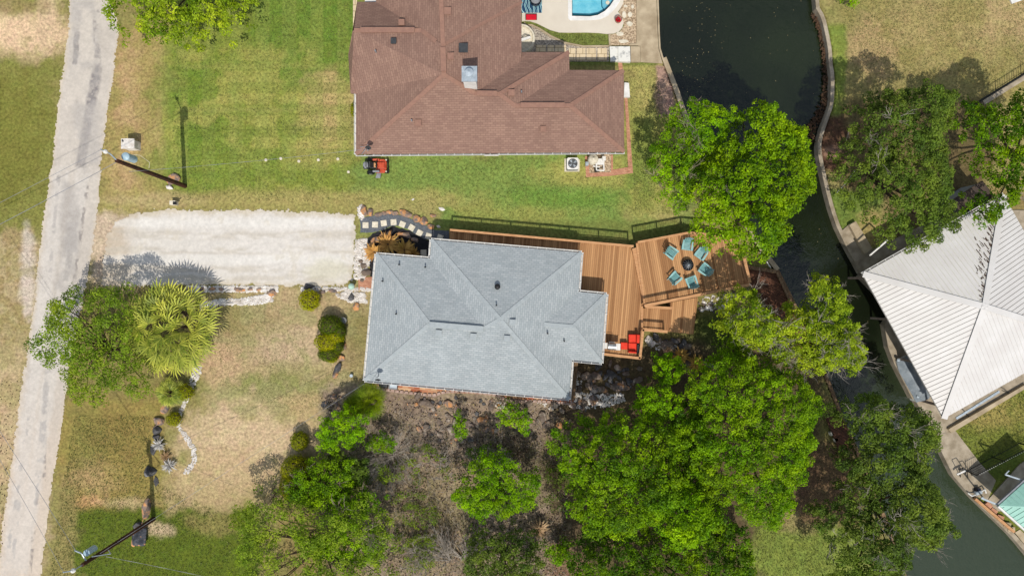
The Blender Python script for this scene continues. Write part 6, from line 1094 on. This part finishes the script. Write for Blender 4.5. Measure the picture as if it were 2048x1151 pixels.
# ---------------------------------------------------------------- rocks
def rock_mesh(k, m, flat_=.6):
    bm = bmesh.new(); rr = random.Random(k)
    for i in range(16):
        v = Vector((rr.gauss(0, 1), rr.gauss(0, 1), rr.gauss(0, 1))).normalized(); bm.verts.new((v.x*.5*rr.uniform(.85, 1.1), v.y*.5*rr.uniform(.7, 1), v.z*.5*flat_))
    r_ = bmesh.ops.convex_hull(bm, input=bm.verts); bmesh.ops.delete(bm, geom=[g for g in r_['geom_interior'] if isinstance(g, bmesh.types.BMVert)], context='VERTS')
    bmesh.ops.bevel(bm, geom=list(bm.edges), offset=.03, segments=1, affect='EDGES')
    me = bpy.data.meshes.new('rock'); bm.to_mesh(me); bm.free(); me.materials.append(MATS[m]); return me
RK = {m: [rock_mesh(i*7+j, m) for i in range(6)] for j, m in enumerate(('rust_rock', 'grey_rock', 'dark_rock', 'white_stone', 'patchy_rock'))}
def rock(a, b_, ln, wd, ang, label, m='rust_rock', group=None, hgt=None, name='boulder', z=0):
    s_ = H/F; o = bpy.data.objects.new(name, random.choice(RK[m])); col.objects.link(o); h_ = hgt or min(ln, wd)*s_*1.0; p = P(a, b_, 0); o.location = (p.x, p.y, h_*.22+z); o.scale = (ln*s_*1.3, wd*s_*1.4, h_*1.4); o.rotation_euler = (random.uniform(-.2, .2), random.uniform(-.2, .2), R(ang)+random.uniform(-.1, .1))
    return tag(o, label, 'boulder' if name == 'boulder' else 'rock', group)
for a, b_, ln, wd, an in ((729, 422, 22, 14, 100), (742, 424, 18, 12, 80), (757, 429, 14, 9, 20), (770, 426, 10, 9, 0), (780, 424, 12, 9, 0), (791, 426, 12, 9, -10), (811, 427, 24, 14, -15), (833, 437, 14, 16, -10), (848, 442, 15, 18, -50), (862, 453, 12, 14, -60), (866, 431, 11, 8, 0)):
    rock(a, b_, ln, wd, an, 'rust and grey boulder in the row along the upper side of the slate path', 'rust_rock', 'boulders along the slate path')
for a, b_, ln, wd, an in ((752, 481, 20, 14, 20), (766, 470, 14, 10, 0), (778, 468, 14, 10, 40), (790, 480, 22, 15, -20), (800, 468, 12, 9, 0), (812, 470, 20, 12, -30), (830, 480, 18, 9, -30), (744, 490, 10, 12, 0), (738, 508, 9, 12, 60)):
    rock(a, b_, ln, wd, an, 'rusty boulder in the dark bed between the slate path and the grey roof', 'rust_rock', 'boulders in the dark gravel bed')
for a, b_, ln, wd, an in ((727, 532, 12, 10, 0), (733, 545, 18, 14, 20), (722, 522, 9, 8, 0), (724, 560, 8, 7, 0)): rock(a, b_, ln, wd, an, 'brown boulder by the left wall of the grey house above the brick patch', 'grey_rock', 'boulders by the left wall')
rock(884, 418, 14, 8, -10, 'flat pale stone on the lawn above the slate path', 'white_stone', name='flat_stone', hgt=.1); rock(826, 399, 6, 4, 20, 'tiny white stone on the lawn above the bend of the slate path', 'white_stone', name='flat_stone'); rock(877, 453, 8, 7, 0, 'lavender tinted stone at the right end of the slate path', 'white_stone', name='flat_stone')
for a, b_, ln, wd, an in ((380, 577, 14, 7, 0), (406, 578, 12, 9, 0), (425, 577, 14, 8, 0), (443, 578, 9, 7, 0), (480, 579, 20, 9, -8), (502, 578, 10, 8, 0), (518, 578, 10, 7, 0), (546, 585, 20, 12, 5)): rock(a, b_, ln, wd, an, 'dark rusty boulder in the pebble border along the lower edge of the driveway', 'rust_rock', 'boulders along the driveway')
for a, b_, ln, wd, an, l_, m_ in ((620, 573, 26, 12, 0, 'rounded dark boulder hidden behind the clipped yellow green shrub by the driveway', 'dark_rock'), (647, 584, 10, 8, 0, 'small tan boulder right of the clipped shrub by the driveway', 'rust_rock'), (667, 582, 20, 8, -8, 'long dark rusty boulder between the clipped shrub and the globe lamp', 'rust_rock'), (702, 592, 12, 17, 10, 'upright dark grey boulder below the globe lamp', 'dark_rock'),
        (713, 613, 12, 18, 0, 'pointed orange and grey boulder standing apart below the globe lamp', 'rust_rock'), (686, 693, 12, 16, -30, 'upper orange boulder touching the clipped shrub group', 'rust_rock'), (683, 714, 16, 12, -40, 'flat orange boulder just below the clipped shrub group', 'rust_rock'), (677, 736, 22, 14, 50, 'dark boulder below the orange ones near the house corner', 'dark_rock'), (671, 748, 14, 14, 40, 'sandy orange boulder at the lower end of the rock line by the front lawn', 'rust_rock'),
        (668, 792, 14, 10, 0, 'orange boulder at the edge of the shrub garden below the front lawn', 'rust_rock'), (648, 808, 16, 14, 20, 'dark lumpy boulder at the edge of the front lawn', 'dark_rock'),
        (331, 815, 12, 22, 0, 'tan oval boulder just below the small fan palm', 'rust_rock'), (321, 842, 18, 12, -30, 'orange wedge shaped boulder left of the smallest clipped shrub', 'rust_rock'), (316, 860, 14, 16, 0, 'black boulder at the top of the dark rock line', 'dark_rock'), (313, 872, 12, 10, 0, 'blue grey boulder touching the upper silvery plant', 'dark_rock'), (305, 900, 10, 16, 20, 'slim dark boulder between the silvery plants', 'dark_rock'), (303, 942, 20, 18, 0, 'round slate grey boulder left of the lower silvery plant', 'dark_rock'), (312, 962, 8, 16, 0, 'narrow dark stone in the shadow of the pole', 'dark_rock')):
    rock(a, b_, ln*(1.25 if a < 340 else 1), wd*(1.25 if a < 340 else 1), an, l_, m_)
rock(296, 1015, 16, 38, -8, 'tall dark and orange boulder just above the foot of the lower utility pole', 'rust_rock', hgt=.8); rock(285, 1072, 34, 42, 20, 'huge dark grey boulder with orange patches at the foot of the lower utility pole', 'patchy_rock', hgt=1.1); rock(276, 1047, 18, 16, 0, 'round grey boulder nestled against the huge dark one', 'dark_rock', hgt=.7); rock(270, 1080, 10, 26, -15, 'orange flank stone on the left of the huge dark boulder', 'rust_rock', hgt=.5)
rock(347, 358, 26, 22, 20, 'golden brown rock pile near the foot of the upper utility pole', 'rust_rock', hgt=.5); rock(340, 375, 14, 10, 0, 'small sandy rock below the upper utility pole', 'white_stone', name='flat_stone')
rock(1297, 679, 14, 15, 0, 'pale upright stone pot shape outside the red sofa corner', 'white_stone', hgt=.6); rock(1305, 687, 13, 12, 20, 'pale rounded stone touching the upright pale stone', 'white_stone', hgt=.4)
# rubble on the slope below the house: countable rocks, copied
def inpoly(a, b_, poly): return bool(pip(np.array([a]), np.array([b_]), poly)[0])
RUB = [([(830, 790), (1000, 800), (1140, 808), (1180, 760), (1290, 720), (1290, 760), (1200, 800), (1130, 850), (1000, 860), (900, 900), (830, 860)], 125, 8, 20, ('grey_rock', 'grey_rock', 'rust_rock', 'dark_rock'), 'brown rubble rock on the slope below the grey house', 'rubble on the slope'),
       ([(1145, 735), (1220, 722), (1290, 740), (1260, 775), (1160, 790)], 22, 12, 24, ('dark_rock', 'grey_rock'), 'broad dark slab in the shade right of the timber walk', 'dark slabs by the timber walk'),
       ([(1300, 665), (1345, 672), (1400, 705), (1425, 735), (1390, 745), (1330, 700)], 30, 8, 22, ('dark_rock', 'grey_rock'), 'dark ridge rock beside the lower deck and the brown dried palms', 'ridge rocks below the deck'),
       ([(1395, 600), (1450, 588), (1490, 580), (1480, 625), (1420, 628), (1398, 625)], 38, 5, 10, ('white_stone', 'grey_rock', 'dark_rock'), 'pale loose rock in the bed below the chair platform', 'loose rocks below the platform'),
       ([(640, 790), (900, 800), (900, 870), (760, 840), (660, 830)], 26, 5, 12, ('grey_rock', 'rust_rock'), 'small brown rock in the leaf litter below the edging blocks', 'rocks in the leaf litter')]
for poly, n_, s0_, s1_, ms, l_, g_ in RUB:
    xs = [p[0] for p in poly]; ys = [p[1] for p in poly]; k = 0
    while k < n_:
        a, b_ = random.uniform(min(xs), max(xs)), random.uniform(min(ys), max(ys))
        if not inpoly(a, b_, poly): continue
        s_ = s0_+(s1_-s0_)*random.random()**2; rock(a, b_, s_, s_*random.uniform(.55, .95), random.uniform(0, 180), l_, random.choice(ms), g_, name='rubble_rock'); k += 1
# pebbles: nobody could count them
def pebbles(name, polys, dens, s0_, s1_, m, label):
    vs = []; fs = []; oc = [(1, 0, 0), (.3, .9, 0), (-.8, .5, 0), (-.7, -.6, 0), (.4, -.9, 0), (.1, 0, .7)]
    for poly in polys:
        xs = [p[0] for p in poly]; ys = [p[1] for p in poly]; n_ = int((max(xs)-min(xs))*(max(ys)-min(ys))*dens)
        A = rng.uniform(min(xs), max(xs), n_); B = rng.uniform(min(ys), max(ys), n_); k = pip(A, B, poly); A, B = A[k], B[k]
        for a, b_ in zip(A, B):
            p = P(a, b_, 0); s_ = random.uniform(s0_, s1_); th = random.uniform(0, 6.28); c_, t_ = math.cos(th), math.sin(th); e = random.uniform(.5, .9); j = len(vs); tz = random.uniform(-.2, .2)
            for x, y, z in oc: x *= s_; y *= s_*e; vs.append((p.x+x*c_-y*t_, p.y+x*t_+y*c_, .02+max(0, z)*s_+tz*x*.3))
            fs += [(j, j+1, j+5), (j+1, j+2, j+5), (j+2, j+3, j+5), (j+3, j+4, j+5), (j+4, j, j+5)]
    mb = MB(); mb.v = vs; mb.f = fs; tag(mb.build(name, MATS[m]), label, 'gravel', None, 'stuff')
pebbles('white_pebbles', [[(372, 572), (556, 572), (556, 584), (372, 583)], [(400, 607), (440, 598), (480, 597), (548, 585), (545, 602), (520, 608), (440, 610), (420, 618), (400, 620)]], .35, .05, .13, 'white_stone', 'white pebbles bordering the lower edge of the driveway')
pebbles('white_pebbles', [[(602, 573), (742, 576), (742, 582), (602, 580)], [(690, 582), (730, 586), (735, 606), (700, 604), (670, 590)], [(712, 480), (733, 476), (740, 520), (728, 560), (708, 556)], [(715, 412), (726, 410), (728, 440), (716, 436)]], .30, .05, .14, 'white_stone', 'white pebbles around the globe lamp and left of the dark bed')
pebbles('white_pebbles', [[(385, 735), (403, 728), (402, 750), (392, 765), (378, 798), (366, 822), (360, 850), (378, 872), (392, 895), (394, 920), (380, 945), (366, 948), (368, 940), (384, 922), (382, 898), (368, 875), (354, 853), (358, 820), (370, 795)]], .3, .04, .09, 'white_stone', 'narrow winding line of white pebbles from the fan palm down the yard')
pebbles('white_chips', [[(1150, 782), (1200, 788), (1245, 785), (1250, 800), (1215, 812), (1160, 818), (1135, 812)]], .09, .07, .15, 'white_stone', 'scattered white stone chips below the timber walk corner')
pebbles('white_chips', [[(985, 800), (1010, 802), (1010, 815), (990, 815)], [(1072, 800), (1120, 806), (1110, 820), (1075, 815)], [(1152, 740), (1165, 760), (1158, 790), (1148, 780)], [(1400, 592), (1470, 585), (1470, 618), (1410, 622)], [(1290, 690), (1340, 680), (1360, 695), (1320, 700)]], .05, .06, .12, 'white_stone', 'sparse white chips on the rubble slope and below the chair platform')
pebbles('leaf_litter', [[(640, 790), (1140, 800), (1130, 1151), (780, 1151), (700, 900)]], .035, .02, .06, 'litter', 'pale leaf litter scattered over the shrub garden')
pebbles('leaf_litter', [[(640, 790), (1140, 800), (1130, 1151), (780, 1151), (700, 900)]], .04, .03, .07, 'mulch', 'dark leaf litter scattered over the shrub garden')
pebbles('leaf_litter', [[(-20, 760), (45, 760), (14, 1000), (0, 1151), (-40, 1151)]], .02, .03, .06, 'bark', 'dark dead leaves on the verge left of the road')
pebbles('water_litter', [], .1, .1, .1, 'litter', 'x') if 0 else None
def brush(name, polys, n_, label, m):
    mb = MB()
    for poly in polys:
        xs = [p[0] for p in poly]; ys = [p[1] for p in poly]; A = rng.uniform(min(xs), max(xs), n_*2); B = rng.uniform(min(ys), max(ys), n_*2); k = pip(A, B, poly) & (fbm(A, B, 60, 3, 5) > .47); A, B = A[k][:n_], B[k][:n_]
        for a, b_ in zip(A, B): p = P(a, b_, random.uniform(.03, .3)); th = random.uniform(0, 6.28); l_ = random.uniform(.1, .45); mb.cyl(p, p+Vector((math.cos(th)*l_, math.sin(th)*l_, random.uniform(-.03, .15))), .009, .005, 3, False)
    tag(mb.build(name, MATS[m]), label, 'brush', None, 'stuff')
GARD = [(640, 800), (900, 830), (1130, 820), (1140, 1151), (780, 1151), (760, 1000), (640, 900)]
brush('dry_brush', [GARD], 4200, 'pale dry sticks littering the shrub garden', 'grey_twig'); brush('dry_brush', [GARD], 800, 'brown dry sticks littering the shrub garden', 'bark')
# floating leaves on the canal
vs = MB()
for _ in range(110):
    a = random.gauss(1400, 34)+(0 if random.random() < .75 else random.uniform(-60, 230)); b_ = random.uniform(0, 190)
    if 1330 < a < 1640: p = P(a, b_, -.49); s_ = random.uniform(.012, .03); vs.box(p, (s_*1.6, s_, .006), random.random()*3)
for _ in range(40):
    a = random.uniform(1560, 1780); b_ = random.uniform(440, 760); p = P(a, b_, -.49); s_ = random.uniform(.015, .035); vs.box(p, (s_*1.6, s_, .006), random.random()*3)
tag(vs.build('floating_leaves', MATS['litter']), 'small pale leaves floating on the canal', 'leaves', None, 'stuff')
pebbles('grass_tussocks', [], .1, .1, .1, 'litter', 'x') if 0 else None
# root mat along the far canal wall
rt_ = MB(); vv = [(1624, 30), (1638, 60), (1647, 110), (1650, 160), (1647, 200), (1634, 235), (1618, 258), (1614, 285)]
for i in range(520):
    t_ = random.random()*(len(vv)-1); k = int(t_); a, b_ = Vector(vv[k]), Vector(vv[k+1]); q_ = a.lerp(b_, t_-k); w_ = 3+6*(t_/7)**2*1.6; p = P(q_.x+random.uniform(-w_, w_*1.2), q_.y+random.uniform(-3, 3), -.47); rt_.box(p+Vector((0, 0, random.uniform(0, .2))), (random.uniform(.05, .28), random.uniform(.03, .1), .05), random.random()*6, random.uniform(-.5, .5), random.uniform(-.5, .5))
tag(rt_.build('root_mat', MATS['lichen_root']), 'brown mat of roots and debris along the far canal wall', 'debris', None, 'stuff')
# grass: blades scattered over the lawns that the camera sees nearest
def grass(name, poly, n_, h, label, tint, ex=()):
    xs = [p[0] for p in poly]; ys = [p[1] for p in poly]; A = rng.uniform(min(xs), max(xs), n_*2); B = rng.uniform(min(ys), max(ys), n_*2); k = pip(A, B, poly)
    for e in ex: k &= ~pip(A, B, e)
    nn = fbm(A, B, 40, 3, 8); k &= rng.random(n_*2) < (.2+nn); A, B = A[k][:n_], B[k][:n_]; s_ = H/F; c = np.stack([(A-1024)*s_, (575.5-B)*s_, np.full(len(A), h*.45)], 1); nrm = rng.normal(size=(len(A), 3))*np.array([1, 1, .5])+np.array([0, 0, .5])
    o = leaves_mesh(name, c, nrm, h, tint+rng.normal(0, .2, len(A)), 'grass_blade', None, asp=.4, org=(c[0][0], c[0][1], 0)); tag(o, label, 'grass', None, 'stuff')
grass('grass_tufts', [(345, -20), (700, -20), (700, 180), (712, 310), (1340, 310), (1370, 430), (890, 440), (720, 405), (345, 400)], 26000, .09, 'tufts of lawn grass around the brown house', .45, [[(700, -20), (1250, -20), (1250, 352), (1120, 352), (1120, 316), (705, 316)]])
grass('grass_tufts', [(150, 830), (300, 830), (300, 960), (480, 1040), (480, 1160), (100, 1160), (120, 1000)], 12000, .10, 'tufts of rough grass on the lower left lawn', .3)
grass('grass_tufts', [(1050, 44), (1086, 55), (1118, 67), (1216, 69), (1216, 90), (1166, 91), (1131, 84), (1102, 70), (1078, 58), (1052, 49)], 1500, .09, 'grass of the crescent strip between the terrace and the kerb', .4)
grass('grass_tufts', [(425, 590), (730, 610), (720, 760), (600, 830), (420, 760)], 7000, .07, 'dry tufts on the front yard of the grey house', .75, [[(590, 575), (700, 575), (700, 740), (620, 740)]])
grass('grass_tufts', [(1256, 130), (1310, 130), (1340, 260), (1300, 420), (1270, 420), (1262, 220)], 3500, .09, 'grass between the brown house and the canal', .5)
grass('grass_tufts', [(1680, 0), (2048, 0), (2048, 130), (1940, 200), (1700, 190)], 9000, .09, 'dry tufts on the yard across the canal', .8)
grass('grass_tufts', [(1910, 850), (2048, 770), (2048, 880), (1945, 930)], 3000, .10, 'grass of the small lawn beside the iron fence', .35)
grass('grass_tufts', [(1510, 1050), (1640, 1020), (1680, 1151), (1510, 1151)], 3000, .10, 'grass of the clearing at the lower edge right of the big thicket', .4)
grass('weeds', [(640, 800), (900, 860), (1130, 860), (1140, 1151), (780, 1151), (700, 950)], 9000, .10, 'low weeds in the bare shrub garden', .35)
